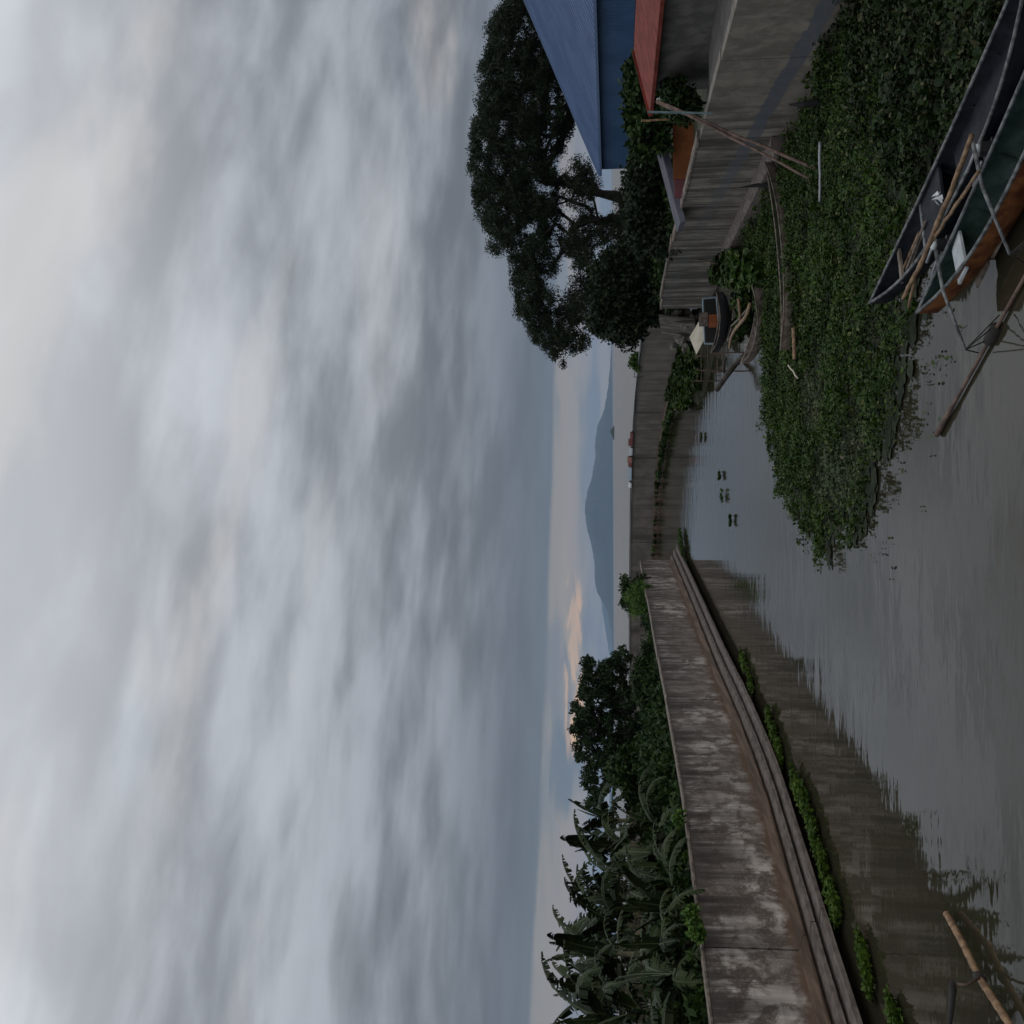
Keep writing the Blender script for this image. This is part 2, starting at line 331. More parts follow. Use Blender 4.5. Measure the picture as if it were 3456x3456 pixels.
# ------------------------------------------------------------------ the setting
def sheet(name, poly, z, m):
    return mesh(name, [(x, y, z) for x, y in poly], [tuple(range(len(poly)))], m)
S = 60000
wt = sheet('water', [(-S, -200), (S, -200), (S, S), (-S, S)], 0.0, M['water']); tag(wt, kind='structure', label='calm grey river and lake water mirroring the cloudy sky')
bed = sheet('river_bed', [(-S, -300), (S, -300), (S, S), (-S, S)], -2.5, M['mud']); tag(bed, kind='structure')

M['lake'] = mat('silty_lake_water', lambda q, b: bump(q, b, noise(q, ocoord(q, .5, 1, 1), 1.2, 4, .6), .12, .8), base=(.17, .145, .115), rough=.22, IOR=1.33)
def offs(path, d):      # path moved sideways by d to the right of its direction
    out = []
    for i, p in enumerate(path):
        a = Vector(path[max(i-1, 0)][:2]); b_ = Vector(path[min(i+1, len(path)-1)][:2]); t = (b_-a).normalized()
        out.append((p[0]+t.y*d, p[1]-t.x*d))
    return out
def resample(path, step):
    P = [Vector(p) for p in path]; out = [P[0].copy()]; acc = 0.0
    for a, b_ in zip(P, P[1:]):
        n = max(1, round((b_-a).length/step))
        for i in range(1, n+1): out.append(a.lerp(b_, i/n))
    return out
def smooth_path(path, it=2):
    P = [Vector(p) for p in path]
    for _ in range(it):
        Q = [P[0]]
        for a, b_ in zip(P, P[1:]): Q += [a.lerp(b_, .25), a.lerp(b_, .75)]
        P = Q+[P[-1]]
    return P
def sweep(path, prof, m, name, parent, side=1, wob=0.0, close=True):
    """prof: (offset, z) points; swept along the path; offset to the right*side"""
    V_ = []; n = len(prof)
    for i, p in enumerate(path):
        a = path[max(i-1, 0)]; b_ = path[min(i+1, len(path)-1)]; t = Vector((b_.x-a.x, b_.y-a.y)).normalized()
        nx, ny = t.y*side, -t.x*side
        for o, z in prof:
            w1 = jit(wob); V_.append((p.x+nx*(o+w1), p.y+ny*(o+w1), z+jit(wob)))
    F = []; rng_ = range(n if close else n-1)
    for i in range(len(path)-1):
        for j in rng_:
            a, b_ = i*n+j, i*n+(j+1) % n
            F.append((a, b_, b_+n, a+n) if side > 0 else (a, a+n, b_+n, b_))
    if close:
        F.append(tuple(range(n))); F.append(tuple((len(path)-1)*n+j for j in range(n))[::-1])
    return mesh(name, V_, F, m, parent)
def cut(path, a, b_):           # piece of a path between arclengths
    out = []; acc = 0.0
    for p, q_ in zip(path, path[1:]):
        l = (q_-p).length; s0, s1 = max(a, acc), min(b_, acc+l)
        if s1 > s0:
            if not out: out.append(p.lerp(q_, (s0-acc)/l))
            out.append(p.lerp(q_, (s1-acc)/l))
        acc += l
    return out
def plen(path): return sum((q_-p).length for p, q_ in zip(path, path[1:]))

# left wall
LW = smooth_path([Vector(p) for p in ((-14.0, 8), (-12.5, 14), (-11.2, 19.9), (-10.4, 23.2), (-9.2, 27.6), (-8.3, 31.2), (-7.5, 38), (-6.95, 45), (-5.3, 60), (-3.65, 77))])
lw = empty('river_wall', 'long pale concrete river wall streaked with dark stains on the left bank, banana plants behind it', 'river wall')
TL = plen(LW); jl = [0, 7.0, 16.6, 25.0, 33.0, 40.5, 48.0, 55.0, 62.5, TL]
for i, (a, b_) in enumerate(zip(jl, jl[1:])):
    seg = resample(cut(LW, a+.02, b_-.02), 1.0); dz = jit(.03); do = jit(.02)
    sweep(seg, [(do, .58), (do+.012, 1.6), (do, 2.93+dz), (-.32+do, 2.93+dz), (-.32+do, .58)], M['wall_left'], 'panel', lw, wob=.004)
    sweep(seg, [(do+.02, 2.935+dz), (do+.02, 2.985+dz), (-.36, 2.985+dz), (-.36, 2.935+dz)], M['old_wood'], 'coping', lw, wob=.004)
    sweep(seg, [(-.01, .66), (-.01, .78+dz), (.08, .75), (.42, .69), (.42, .64)], M['toe_brown'], 'apron', lw, wob=.008)
    sweep(seg, [(-.01, .44), (-.01, .56), (.78, .54), (.78, .44)], M['toe_grey'], 'toe_beam', lw, wob=.006)
    sweep(seg, [(-.01, .24), (-.01, .36), (1.14, .34), (1.14, .24)], M['toe_grey'], 'toe_lip', lw, wob=.008)
sweep(resample(LW, 2.0), [(-.3, -2.4), (-.3, .9), (.20, .63), (.30, -2.4)], M['toe_brown'], 'footing', lw)
# the wall turns back at its end
LE = [Vector((-3.70, 77.2)), Vector((-9, 79.5)), Vector((-20, 82)), Vector((-60, 86))]
sweep(resample(LE, 3), [(0, -2), (0, 2.95), (-.35, 2.95), (-.35, -2)], M['wall_left'], 'end_panel', lw)
land = sheet('left_bank', [(p.x-.2, p.y) for p in LW]+[(-9, 79.2), (-20, 81.7), (-60, 85.7), (-200, 95), (-200, 8)], 2.45, M['soil']); tag(land, kind='structure')

# right wall
RW = smooth_path([Vector(p) for p in ((10.2, 8), (10.2, 14), (10.3, 20.5), (10.55, 27.2), (10.6, 31.4), (10.9, 43), (10.5, 50), (10.35, 55))])
rw = empty('river_wall', 'low grey concrete river wall with a smeared cement band on the right bank, beside the blue roofed building', 'river wall')
TR = plen(RW); jr = [0, 6, 12.5, 16.1, 21.6, 27.5, 33.5, 39.0, 43.0, TR-1.8]
for i, (a, b_) in enumerate(zip(jr, jr[1:])):
    seg = resample(cut(RW, a+.02, b_-.02), 1.0); top = 2.38+.22*(a/TR)+jit(.02)+(.0 if i < 8 else -.12)
    sweep(seg, [(0, -1), (0, top), (.28, top), (.28, -1)], M['wall_right'], 'panel', rw, side=1, wob=.006)
    if i > 3: sweep(seg, [(-.03, top+.003), (-.03, top+.07), (.30, top+.07), (.30, top+.003)], M['old_wood'], 'coping', rw, wob=.01)
sg = resample(cut(RW, 21.5, 37), 1.0)
sweep(sg, [(-.55, -.5), (-.55, .42), (-.30, .50), (-.02, .50), (-.02, -.5)], M['toe_grey'], 'toe_beam', rw, wob=.01)
land = sheet('right_bank', [(p.x+.15, p.y) for p in RW]+[(11.7, 64), (12.5, 70), (16, 76), (200, 90), (200, 8)], 2.15, M['soil']); tag(land, kind='structure')

# far wall between the river and the lake
FW = smooth_path([Vector(p) for p in ((11.5, 62), (11.0, 70), (9.7, 86), (7.6, 98), (3.8, 109), (-5.3, 120), (-17, 127), (-40, 134), (-90, 140))])
fw = empty('river_wall', 'distant dark concrete wall curving between the river and the lake', 'river wall')
TF = plen(FW); a = 0.0; i = 0
while a < TF-1:
    b_ = min(a+[7.5, 6.0, 9.0, 7.0][i % 4], TF); seg = resample(cut(FW, a+.03, b_-.03), 2.0); do = jit(.04)
    sweep(seg, [(do, .5), (do, 3.0+jit(.03)), (-.3+do, 3.0), (-.3+do, .5)], M['wall_far'], 'panel', fw, side=-1, wob=.006)
    a = b_; i += 1
sweep(resample(FW, 3), [(-.4, -2), (-.4, .49), (.9, .49), (.9, -2)], M['toe_brown'], 'toe_beam', fw, side=-1, wob=.02)
sweep(resample(cut(FW, 0, TF), 3), [(-.36, 3.04), (.06, 3.04), (.06, 3.12), (-.36, 3.12)], M['black'], 'coping', fw, side=-1, wob=.01)
lk = sheet('lake', [(p.x, p.y) for p in FW]+[(-S, 160), (-S, S), (S, S), (S, 62)], .004, M['lake']); tag(lk, kind='structure')
# mud shelf at the foot of the far wall and of the gap
def bank(name, pts, zf, m, label=None):
    cx0 = sum(p.x for p in pts)/len(pts); cy0 = sum(p.y for p in pts)/len(pts)
    V_ = []; F = []; n = len(pts); rings = ((1.0, -.15), (.86, .10), (.6, zf*.7), (.25, zf))
    for s_, z in rings:
        for p in pts: V_.append((cx0+(p.x-cx0)*s_+jit(.1), cy0+(p.y-cy0)*s_+jit(.1), z+jit(.06)))
    for r0 in range(len(rings)-1):
        for j in range(n): F.append((r0*n+j, r0*n+(j+1) % n, (r0+1)*n+(j+1) % n, (r0+1)*n+j))
    F.append(tuple((len(rings)-1)*n+j for j in range(n)))
    o = mesh(name, V_, F, m, smooth=True); tag(o, kind='structure'); return o
bank('mud_bank', [Vector(p) for p in ((9.2, 47), (7.4, 50), (6.2, 55), (6.0, 60), (7.0, 66), (7.3, 76), (7.4, 86), (9.6, 88), (11, 80), (12, 66), (12.5, 56), (11.5, 47))], 0.45, M['mud'])

# hills over the lake
def hill(name, pts, dist, thick, base_x):
    V_ = []; F = []; n = len(pts); base = [D(base_x, y, dist) for x, y in pts]
    rows = 8
    for r0 in range(rows+1):
        t = r0/rows
        for (x, y), b0 in zip(pts, base):
            p = D(x, y, dist); h = max(p.z, 2)
            prof = math.sin(math.pi*.5*min(1, t*2)) if t <= .5 else math.cos(math.pi*.5*(t-.5)*2)
            V_.append((p.x*(1+(t-.5)*thick/dist), dist+(t-.5)*thick, -5+(h+5)*prof*(1+(jit(.05) if 0 < t < .5 else 0))))
    for r0 in range(rows):
        for j in range(n-1): F.append((r0*n+j, r0*n+j+1, (r0+1)*n+j+1, (r0+1)*n+j))
    o = mesh(name, V_, F, M['hill'], smooth=True); tag(o, kind='structure'); return o
def dens(pts, rough=2.0):
    out = []
    for (x0, y0), (x1, y1) in zip(pts, pts[1:]):
        n = max(2, int(abs(y1-y0)/9))
        for i in range(n):
            t = i/n; out.append((x0+(x1-x0)*t+jit(rough)*.5, y0+(y1-y0)*t))
    return out+[pts[-1]]
hp = [(2069, 1050), (2066, 1130), (2061, 1200), (2053, 1300), (2040, 1380), (2017, 1436), (2009, 1480), (2009, 1545), (1997, 1614), (1982, 1655), (1975, 1700), (1974, 1730), (1982, 1790), (1994, 1830), (2001, 1870), (2006, 1900), (2008, 1960), (2015, 2000), (2030, 2024), (2048, 2060), (2062, 2130), (2068, 2200)]
hill('hill', dens(hp), 14000, 3000, 2070)
hp2 = [(2066, 1500), (2058, 1700), (2050, 1850), (2038, 1960), (2028, 2020), (2034, 2070), (2044, 2130), (2056, 2205), (2060, 2260), (2058, 2330), (2062, 2420), (2058, 2600), (2054, 2800), (2060, 3000), (2064, 3300), (2062, 3800)]
hill('far_hill', dens(hp2), 24000, 3000, 2066)
ip = [(2071, 1438), (2066, 1444), (2059, 1452), (2061, 1462), (2066, 1472), (2070, 1484)]
hill('islet', dens(ip, .5), 2600, 60, 2072)

# ------------------------------------------------------------------ trees and bushes
def in_poly(x, y, poly):
    c = False; j = len(poly)-1
    for i in range(len(poly)):
        xi, yi = poly[i]; xj, yj = poly[j]
        if (yi > y) != (yj > y) and x < (xj-xi)*(y-yi)/(yj-yi)+xi: c = not c
        j = i
    return c
def leaf_cloud(centers, radii, per, ll, lw_, flat=.6, droop=.3):
    cs = np.repeat(np.asarray(centers), per, axis=0); rr = np.repeat(np.asarray(radii), per)[:, None]; n = len(cs)
    d = RNG.normal(size=(n, 3)); d /= np.linalg.norm(d, axis=1)[:, None]; d *= (RNG.random((n, 1))**.45)
    d[:, 2] *= flat; p = cs+d*rr
    a = RNG.normal(size=(n, 3)); a[:, 2] -= droop; a /= np.linalg.norm(a, axis=1)[:, None]
    b_ = np.cross(a, RNG.normal(size=(n, 3))); b_ /= np.linalg.norm(b_, axis=1)[:, None]
    l = ll*(.6+.8*RNG.random((n, 1))); w = lw_*(.6+.8*RNG.random((n, 1)))
    return np.stack([p, p+a*l*.5+b_*w*.5, p+a*l, p+a*l*.5-b_*w*.5], axis=1)
def grow(root_pts, clumps, r_leaf=.03, kbend=.0, pull=.35):
    """skeleton: every clump joins the nearest grown node; radius from what hangs on it"""
    nodes = [Vector(p) for p in root_pts]; par = [-1]+list(range(len(root_pts)-1)); ends = []
    top = nodes[-1]
    for c in sorted(clumps, key=lambda c: (Vector(c)-top).length):
        c = Vector(c); best = min(range(len(nodes)), key=lambda i: (nodes[i]-c).length+(0 if i >= len(root_pts)-1 else 3))
        p = nodes[best]; dist = (c-p).length; ns_ = max(1, int(dist/1.1)); last = best
        for s_ in range(1, ns_+1):
            t = s_/ns_; q_ = p.lerp(c, t); q_.z += math.sin(math.pi*t)*dist*.08*kbend
            if s_ < ns_: q_ += Vector((jit(.12), jit(.12), jit(.12)))*min(dist, 2)
            nodes.append(q_); par.append(last); last = len(nodes)-1
        ends.append(last)
    cnt = [0.0]*len(nodes)
    for e in ends: cnt[e] += 1
    for i in range(len(nodes)-1, 0, -1): cnt[par[i]] += cnt[i]
    return nodes, par, [r_leaf*(max(c, .6)**.45) for c in cnt]
def skeleton_mesh(nodes, par, rad, n=6):
    mb = MB()
    for i in range(1, len(nodes)):
        if (nodes[i]-nodes[par[i]]).length < 1e-3: continue
        mb.tube([nodes[par[i]], nodes[i]], [min(rad[par[i]], rad[i]*1.35), rad[i]], n if rad[i] > .06 else 4, cap=False)
    return mb

# great spreading tree behind the blue building
TY = 68.0
out_px = [(1736, -60), (1710, 0), (1680, 40), (1645, 105), (1655, 165), (1640, 190), (1618, 215), (1625, 300), (1606, 350), (1600, 430), (1585, 430), (1597, 500), (1582, 560), (1604, 640), (1612, 720), (1645, 770), (1650, 830), (1680, 860), (1690, 815),
          (1715, 830), (1735, 960), (1745, 1050), (1790, 1110), (1800, 1150), (1850, 1180), (1880, 1220), (1900, 1232), (1905, 1180), (1950, 1190), (1965, 1175), (1995, 1130), (1960, 1060), (1900, 1040), (1875, 960), (1880, 870), (1900, 780), (1890, 700), (1880, 600), (1900, 480), (1940, 400), (2000, 250), (2000, -60)]
cl_ = []; tries = 0; random.seed(3)
holes = [(1905, 560, 50), (1925, 690, 45), (1960, 780, 50), (1900, 850, 45), (1850, 500, 30), (1790, 340, 32), (1868, 340, 25), (1880, 960, 45), (1930, 1010, 45), (1990, 700, 60), (1820, 640, 22), (1760, 480, 18), (1780, 780, 22), (1960, 560, 40)]
while len(cl_) < 1500 and tries < 60000:
    tries += 1; x, y = random.uniform(1570, 2010), random.uniform(-60, 1240)
    if not in_poly(x, y, out_px): continue
    hf = False
    for hx, hy, hr in holes:
        if (x-hx)**2+(y-hy)**2 < hr*hr and random.random() < .8: hf = True; break
    if hf: continue
    if x > 1850 and random.random() < .35: continue
    dy = jit(5.0)*(1-.3*abs(y-600)/700)
    p = D(x, y, TY); p.y += dy; p.x += p.x*dy/TY*.9; p.z += (p.z-CAMZ)*dy/TY*.9
    if all((p-Vector(c)).length > .5 for c in cl_[-60:]): cl_.append(tuple(p))
low_px = [(1880, 600), (1900, 480), (1985, 560), (2000, 600), (2060, 640), (2100, 660), (2125, 700), (2130, 800), (2120, 920), (2060, 1000), (2000, 1110), (1960, 1060), (1900, 1040), (1870, 960), (1875, 870), (1895, 780)]
nl_ = 0
while nl_ < 520:
    x, y = random.uniform(1860, 2135), random.uniform(480, 1130)
    if not in_poly(x, y, low_px): continue
    if (math.sin(x*.045+1)+math.sin(y*.032+x*.01)+jit(.9)) < -.15: continue
    dy = jit(6.0); p = D(x, y, TY); p.y += dy; p.x += p.x*dy/TY*.9; p.z += (p.z-CAMZ)*dy/TY*.9; cl_.append(tuple(p)); nl_ += 1
NLOW = nl_
base = D(2160, 650, TY); base.z = 2.0
fork = D(2110, 690, TY)
rt = empty('rain_tree', 'huge dark spreading tree with an umbrella crown behind the blue roofed building', 'tree', (base.x, base.y, 2.1))
trunk_pts = [base, base.lerp(fork, .5)+Vector((.2, 0, 0)), fork]
nodes, par, rad = grow(trunk_pts, cl_, .013, 1.0)
rad[0] = .62; rad[1] = .52; rad[2] = .42
def loc_child(o, root): o.location = -Vector(root.location); return o
loc_child(skeleton_mesh(nodes, par, rad, 8).build('trunk', M['bark'], rt), rt)
lc = np.concatenate([leaf_cloud(cl_[:-NLOW], [random.uniform(.3, .72) for _ in cl_[:-NLOW]], 170, .155, .07, .7, .5),
                     leaf_cloud(cl_[-NLOW:], [random.uniform(.2, .55) for _ in range(NLOW)], 80, .14, .06, 1.1, .9)])
loc_child(quads('crown', lc, M['tree_leaf'], rt), rt)

def plant(name, label, cat, spots, base, m, per, ll, lw_, rr=(.4, .8), rl=.02, group=None, trunk=True, flat=.8, up=.5):
    o = empty(name, label, cat, tuple(base), group)
    nd, pr, ra = grow([Vector(base)-Vector((0, 0, .2)), Vector(base)+Vector((0, 0, up))], spots, rl, .6)
    if trunk: loc_child(skeleton_mesh(nd, pr, ra, 5).build('trunk', M['bark'], o), o)
    loc_child(quads('crown', leaf_cloud(spots, [random.uniform(*rr) for _ in spots], per, ll, lw_, flat), m, o), o)
    return o
def spots_px(poly, Y, thick, n, mind=.4):
    xs = [p[0] for p in poly]; ys = [p[1] for p in poly]; out = []; t = 0
    while len(out) < n and t < 20000:
        t += 1; x, y = random.uniform(min(xs), max(xs)), random.uniform(min(ys), max(ys))
        if not in_poly(x, y, poly): continue
        p = D(x, y, Y); dy = jit(thick); p.y += dy; p.x *= (Y+dy)/Y; p.z = CAMZ+(p.z-CAMZ)*(Y+dy)/Y
        if all((p-Vector(c)).length > mind for c in out[-40:]): out.append(tuple(p))
    return out
# broad tree on the left bank
sp_ = spots_px([(1975, 2215), (1968, 2260), (1975, 2300), (1960, 2290), (1958, 2345), (1985, 2370), (1930, 2375), (1925, 2430), (1960, 2440), (1985, 2470), (1935, 2440), (1920, 2465), (1945, 2530), (1938, 2570), (1980, 2560), (1970, 2640), (1975, 2740), (2010, 2730), (2040, 2690), (2070, 2640), (2120, 2640), (2160, 2560), (2180, 2500), (2180, 2380), (2120, 2320), (2125, 2190), (2080, 2190), (2060, 2235), (2035, 2230), (2010, 2260), (1990, 2225)], 67, 2.6, 420, .36)
plant('leafy_tree', 'dark broad leaved tree rising above the left wall beside the banana plants', 'tree', sp_, (-14.3, 67, 2.4), M['tree_leaf2'], 80, .20, .13, (.18, .45), .018)
sp_ = spots_px([(2105, 1955), (2100, 1975), (2110, 1990), (2105, 2020), (2100, 2035), (2110, 2060), (2180, 2060), (2180, 1950)], 70, 1.4, 40, .4)
plant('shrub', 'small round shrub at the tip of the left bank above the wall end', 'shrub', sp_, (-6.0, 70, 2.4), M['bush_leaf'], 90, .22, .13, (.3, .5), .015)
sp_ = spots_px([(2120, 2000), (2125, 2070), (2190, 2080), (2195, 1990), (2150, 1965)], 66, 1.0, 24, .4)
plant('shrub', 'light green weedy shrub in front of the small round shrub by the wall end', 'shrub', sp_, (-6.6, 66, 2.4), M['bush_bright'], 90, .28, .06, (.3, .5), .012)
sp_ = spots_px([(2070, 2560), (2060, 2620), (2110, 2680), (2150, 2750), (2250, 2760), (2290, 2640), (2280, 2520), (2200, 2480), (2120, 2520)], 46, 1.5, 90, .35)
plant('creeper_mound', 'mound of green creeper spilling to the top of the pale wall', 'shrub', sp_, (-13.4, 46, 2.4), M['bush_leaf'], 170, .19, .14, (.32, .6), .014)
sp_ = spots_px([(2130, 2250), (2180, 2180), (2215, 2190), (2245, 2330), (2260, 2480), (2220, 2500), (2160, 2420)], 54, 1.4, 80, .35)
plant('shrub', 'row of low leafy weeds behind the wall under the broad leaved tree', 'shrub', sp_, (-11.4, 54, 2.4), M['bush_leaf'], 130, .24, .08, (.3, .5), .012)
# right bank
sp_ = spots_px([(2000, 880), (2010, 1000), (1985, 1100), (2080, 1150), (2120, 1165), (2150, 1140), (2165, 1080), (2230, 1080), (2240, 900), (2250, 820), (2160, 810), (2060, 860)], 58, 2.2, 150, .45)
plant('bushy_tree', 'dense dark bushy tree above the end of the right river wall', 'tree', sp_, (12.6, 58, 2.1), M['tree_leaf'], 150, .26, .16, (.4, .8), .02)
sp_ = spots_px([(2130, 560), (2130, 700), (2140, 840), (2270, 830), (2275, 700), (2230, 560), (2180, 540)], 46, 3.0, 110, .5)
plant('hedge', 'dark green shrubs behind the right wall under the spreading tree', 'shrub', sp_, (14.8, 46, 2.1), M['tree_leaf'], 150, .22, .14, (.4, .75), .018)
sp_ = spots_px([(2128, 210), (2120, 330), (2145, 480), (2170, 520), (2230, 500), (2250, 400), (2230, 300), (2160, 210)], 37, 1.6, 70, .35)
plant('shrub', 'light leaved shrub between the red roof and the grey lean-to roof', 'shrub', sp_, (14.5, 37, 2.1), M['bush_leaf'], 130, .22, .17, (.3, .5), .015)
sp_ = spots_px([(2140, 540), (2130, 600), (2150, 680), (2190, 660), (2180, 560)], 52, 1.0, 14, .5)
plant('shrub', 'yellow green bush showing just under the end of the blue siding', 'shrub', sp_, (17.2, 52, 2.1), M['bush_bright'], 120, .2, .14, (.3, .5), .015)
sp_ = spots_px([(2135, 1200), (2130, 1235), (2150, 1255), (2165, 1240), (2160, 1200)], 76, .8, 10, .4)
plant('shrub', 'small round bush growing by itself on top of the distant wall', 'shrub', sp_, (9.9, 76, 2.9), M['bush_bright'], 110, .18, .13, (.3, .45), .012)
sp_ = spots_px([(2250, 270), (2255, 370), (2290, 400), (2345, 370), (2345, 325), (2300, 300)], 29.5, .6, 24, .3)
plant('shrub', 'dark creeper covering the gap beside the grey block wall', 'shrub', sp_, (11.6, 29.5, 2.1), M['bush_leaf'], 150, .14, .10, (.25, .4), .01)
# foliage carpet on both banks, nobody could count it
def carpet(name, pts, m, per, ll, lw_, rad=.4, flat=.6):
    o = quads(name, leaf_cloud(pts, [rad*random.uniform(.7, 1.4) for _ in pts], per, ll, lw_, flat, -.2), m)
    tag(o, kind='stuff'); return o
pts = []
for s_ in np.arange(8, TL, .32):
    p = cut(LW, s_-.01, s_)[0]
    for _ in range(3):
        d_ = random.uniform(.7, 5.5)
        if p.y > 55 and d_ > 4: continue
        pts.append((p.x-d_, p.y+jit(.4), 2.35+random.random()*.5))
tag(carpet('undergrowth', pts, M['bush_leaf'], 26, .30, .10, .45), label='tangled dark weeds on the ground behind the pale left wall', cat='weeds')
pts = []
for s_ in np.arange(22, TR+9, .5):
    p = cut(RW, s_-.01, s_)[0] if s_ < TR else Vector((10.6, 55+(s_-TR)))
    for _ in range(3):
        pts.append((p.x+random.uniform(.8, 4.5) if p.y > 37 else p.x+random.uniform(4, 7), p.y, 2.2+random.random()*.5))
tag(carpet('undergrowth', pts, M['bush_leaf'], 22, .28, .12, .45), label='dark weeds on the ground behind the grey right wall', cat='weeds')

# ------------------------------------------------------------------ banana plants
def banana_leaf_mesh(elev, bend, L_, Wd, tear, seed):
    rnd = random.Random(seed); n = 24; mid = []; d = Vector((math.cos(elev), 0, math.sin(elev))); p = Vector((0, 0, 0)); a = elev
    for i in range(n+1):
        mid.append(p.copy()); a -= bend/n*(0.5+1.2*i/n); p = p+Vector((math.cos(a), 0, math.sin(a)))*L_/n
    V_ = []; F = []
    def wid(t): return 0.02 if t < .12 else Wd*max(.03, math.sin(math.pi*min(1, ((t-.10)/.9))**.75))**.55
    for side in (-1, 1):
        i = 1; drp = rnd.uniform(.15, .5)
        while i < n:
            j = i+1; t0, t1 = i/n, j/n
            if rnd.random() < tear: drp = rnd.uniform(.1, 1.25); shr = rnd.uniform(.6, 1.0); gap = .42
            else: shr = 1; gap = .0
            for q0, q1 in ((t0, t1),):
                a0, a1 = mid[i], mid[j]; tg = (a1-a0).normalized(); nr = Vector((0, 1, 0)).cross(tg)*-1
                def edge_(c, t, s_):
                    w = wid(t)*s_; return c+Vector((0, side*w*math.cos(drp), 0))+Vector((0, 0, -w*math.sin(drp)))+tg*w*.25
                def midp(c, t, s_):
                    w = wid(t)*s_*.5; return c+Vector((0, side*w*math.cos(drp*.5), 0))+Vector((0, 0, -w*math.sin(drp*.5)+.02))+tg*w*.1
                o = len(V_); g = (a1-a0)*gap
                V_ += [a0, a1, midp(a1-g*.4, t1, shr), midp(a0+g*.2, t0, shr), edge_(a1-g, t1, shr), edge_(a0+g*.3, t0, shr)]
                F += [(o, o+1, o+2, o+3), (o+3, o+2, o+4, o+5)]
            i = j
    me = bpy.data.meshes.new('leaf'); me.from_pydata([tuple(v) for v in V_], [], F); me.update()
    mb = MB(); mb.tube([m_+Vector((0, 0, .004)) for m_ in mid], [.028*(1-.85*i/n) for i in range(n+1)], 5)
    mr_ = bpy.data.meshes.new('midrib'); mr_.from_pydata([tuple(v) for v in mb.v], [], mb.f); mr_.materials.append(M['midrib']); mr_.update()
    return me, mr_
BL = []
for i, (el, be, l_, w_, te) in enumerate(((1.3, .9, 2.2, .29, .35), (1.1, 1.4, 2.3, .33, .4), (.85, 1.6, 2.2, .32, .45), (1.2, 2.1, 2.5, .31, .5), (.6, 1.7, 2.1, .30, .5), (.95, 2.5, 2.3, .28, .7), (1.42, .4, 1.8, .18, .2), (.3, 1.7, 2.0, .28, .5), (1.25, 1.2, 2.5, .27, .8), (.75, 2.2, 2.3, .25, .8))):
    BL.append(banana_leaf_mesh(el, be, l_, w_, te, i))
DRY = [banana_leaf_mesh(.2, 2.2, 1.5, .14, .6, 50+i) for i in range(2)]
for a_, _ in BL: a_.materials.append(M['banana'])
for a_, _ in DRY: a_.materials.append(M['banana_dry'])
def banana(x, y, h, s_, nl, label, lean=.0, dry=2):
    o = empty('banana_plant', label, 'banana plant', (x, y, 2.4), 'banana plants behind the left wall', rz=random.uniform(0, 6.28))
    mb = MB(); topp = Vector((jit(.15), jit(.15), h)); mb.tube([(0, 0, -.1), (topp.x*.3, topp.y*.3, h*.5), tuple(topp)], [.14*s_, .11*s_, .07*s_], 8)
    mb.build('stem', M['stem'], o, True)
    off = random.random()*6
    for i in range(nl+dry):
        if i < nl: me, mi = BL[(i*3+random.randrange(4)) % len(BL)] if i else BL[6]
        else: me, mi = DRY[i % 2]
        lf = bpy.data.objects.new('leaf', me); link(lf, o); lf.location = topp-Vector((0, 0, random.uniform(0, .25)+(0.3 if i >= nl else 0)))
        lf.rotation_euler = (jit(.2), jit(.18), off+i*2.4+jit(.3)); sc_ = s_*random.uniform(.85, 1.2); lf.scale = (sc_, sc_, sc_)
        mo = bpy.data.objects.new('midrib', mi); link(mo, lf)
    return o
random.seed(21)
for r0, d0, h0, s0, n0, lb in [(.485, 24.2, 1.6, 1.05, 13, 'nearest banana plant at the corner of the view, leaves hanging over the wall'),
           (.49, 26.0, 2.3, 1.1, 13, 'tallest banana plant with its upright leaves against the sky'),
           (.445, 25.2, 1.1, .95, 12, 'banana plant whose long pale leaf crosses the top of the wall'),
           (.46, 27.5, 2.1, 1.05, 13, 'banana plant with a curved leaf arching against the sky'),
           (.415, 26.6, 1.0, .9, 12, 'short banana plant by the bright weeds on the wall top'),
           (.43, 28.5, 2.2, 1.05, 13, 'banana plant with a light green upright leaf'),
           (.385, 28.0, .9, .9, 12, 'short banana plant behind the whitest part of the wall'),
           (.40, 30.0, 2.0, 1.05, 13, 'banana plant with broad drooping leaves in the middle of the clump'),
           (.36, 29.5, .9, .85, 12, 'short dark banana plant close behind the middle of the wall'),
           (.375, 31.5, 2.0, 1.05, 12, 'banana plant with tattered leaf tips in the middle of the clump'),
           (.345, 31.0, 1.0, .85, 12, 'small dark banana plant close behind the wall near the creeper mound'),
           (.35, 33.0, 2.0, 1.05, 12, 'banana plant with folded leaves hanging like rags'),
           (.33, 32.5, 1.1, .9, 12, 'low banana plant next to the creeper mound'),
           (.325, 34.5, 2.1, 1.05, 13, 'banana plant with torn upright leaves, second from the broad leaved tree'),
           (.305, 34.5, 1.3, .85, 10, 'small banana plant between the creeper mound and the broad leaved tree'),
           (.30, 36.4, 2.1, 1.0, 12, 'banana plant with dark leaves against the sky next to the broad leaved tree'),
           (.47, 30.0, 2.3, 1.1, 12, 'banana plant at the back behind the tallest one'),
           (.42, 32.0, 2.6, 1.1, 12, 'banana plant at the back with thin split leaves'),
           (.39, 34.0, 2.4, 1.05, 12, 'banana plant at the back with a yellow brown hanging leaf')]:
    if h0 > 1.4: d0, h0, s0 = d0*1.28, (h0-.8)*1.28+.75, s0*1.18
    banana(-r0*d0, d0, h0, s0, n0, lb)
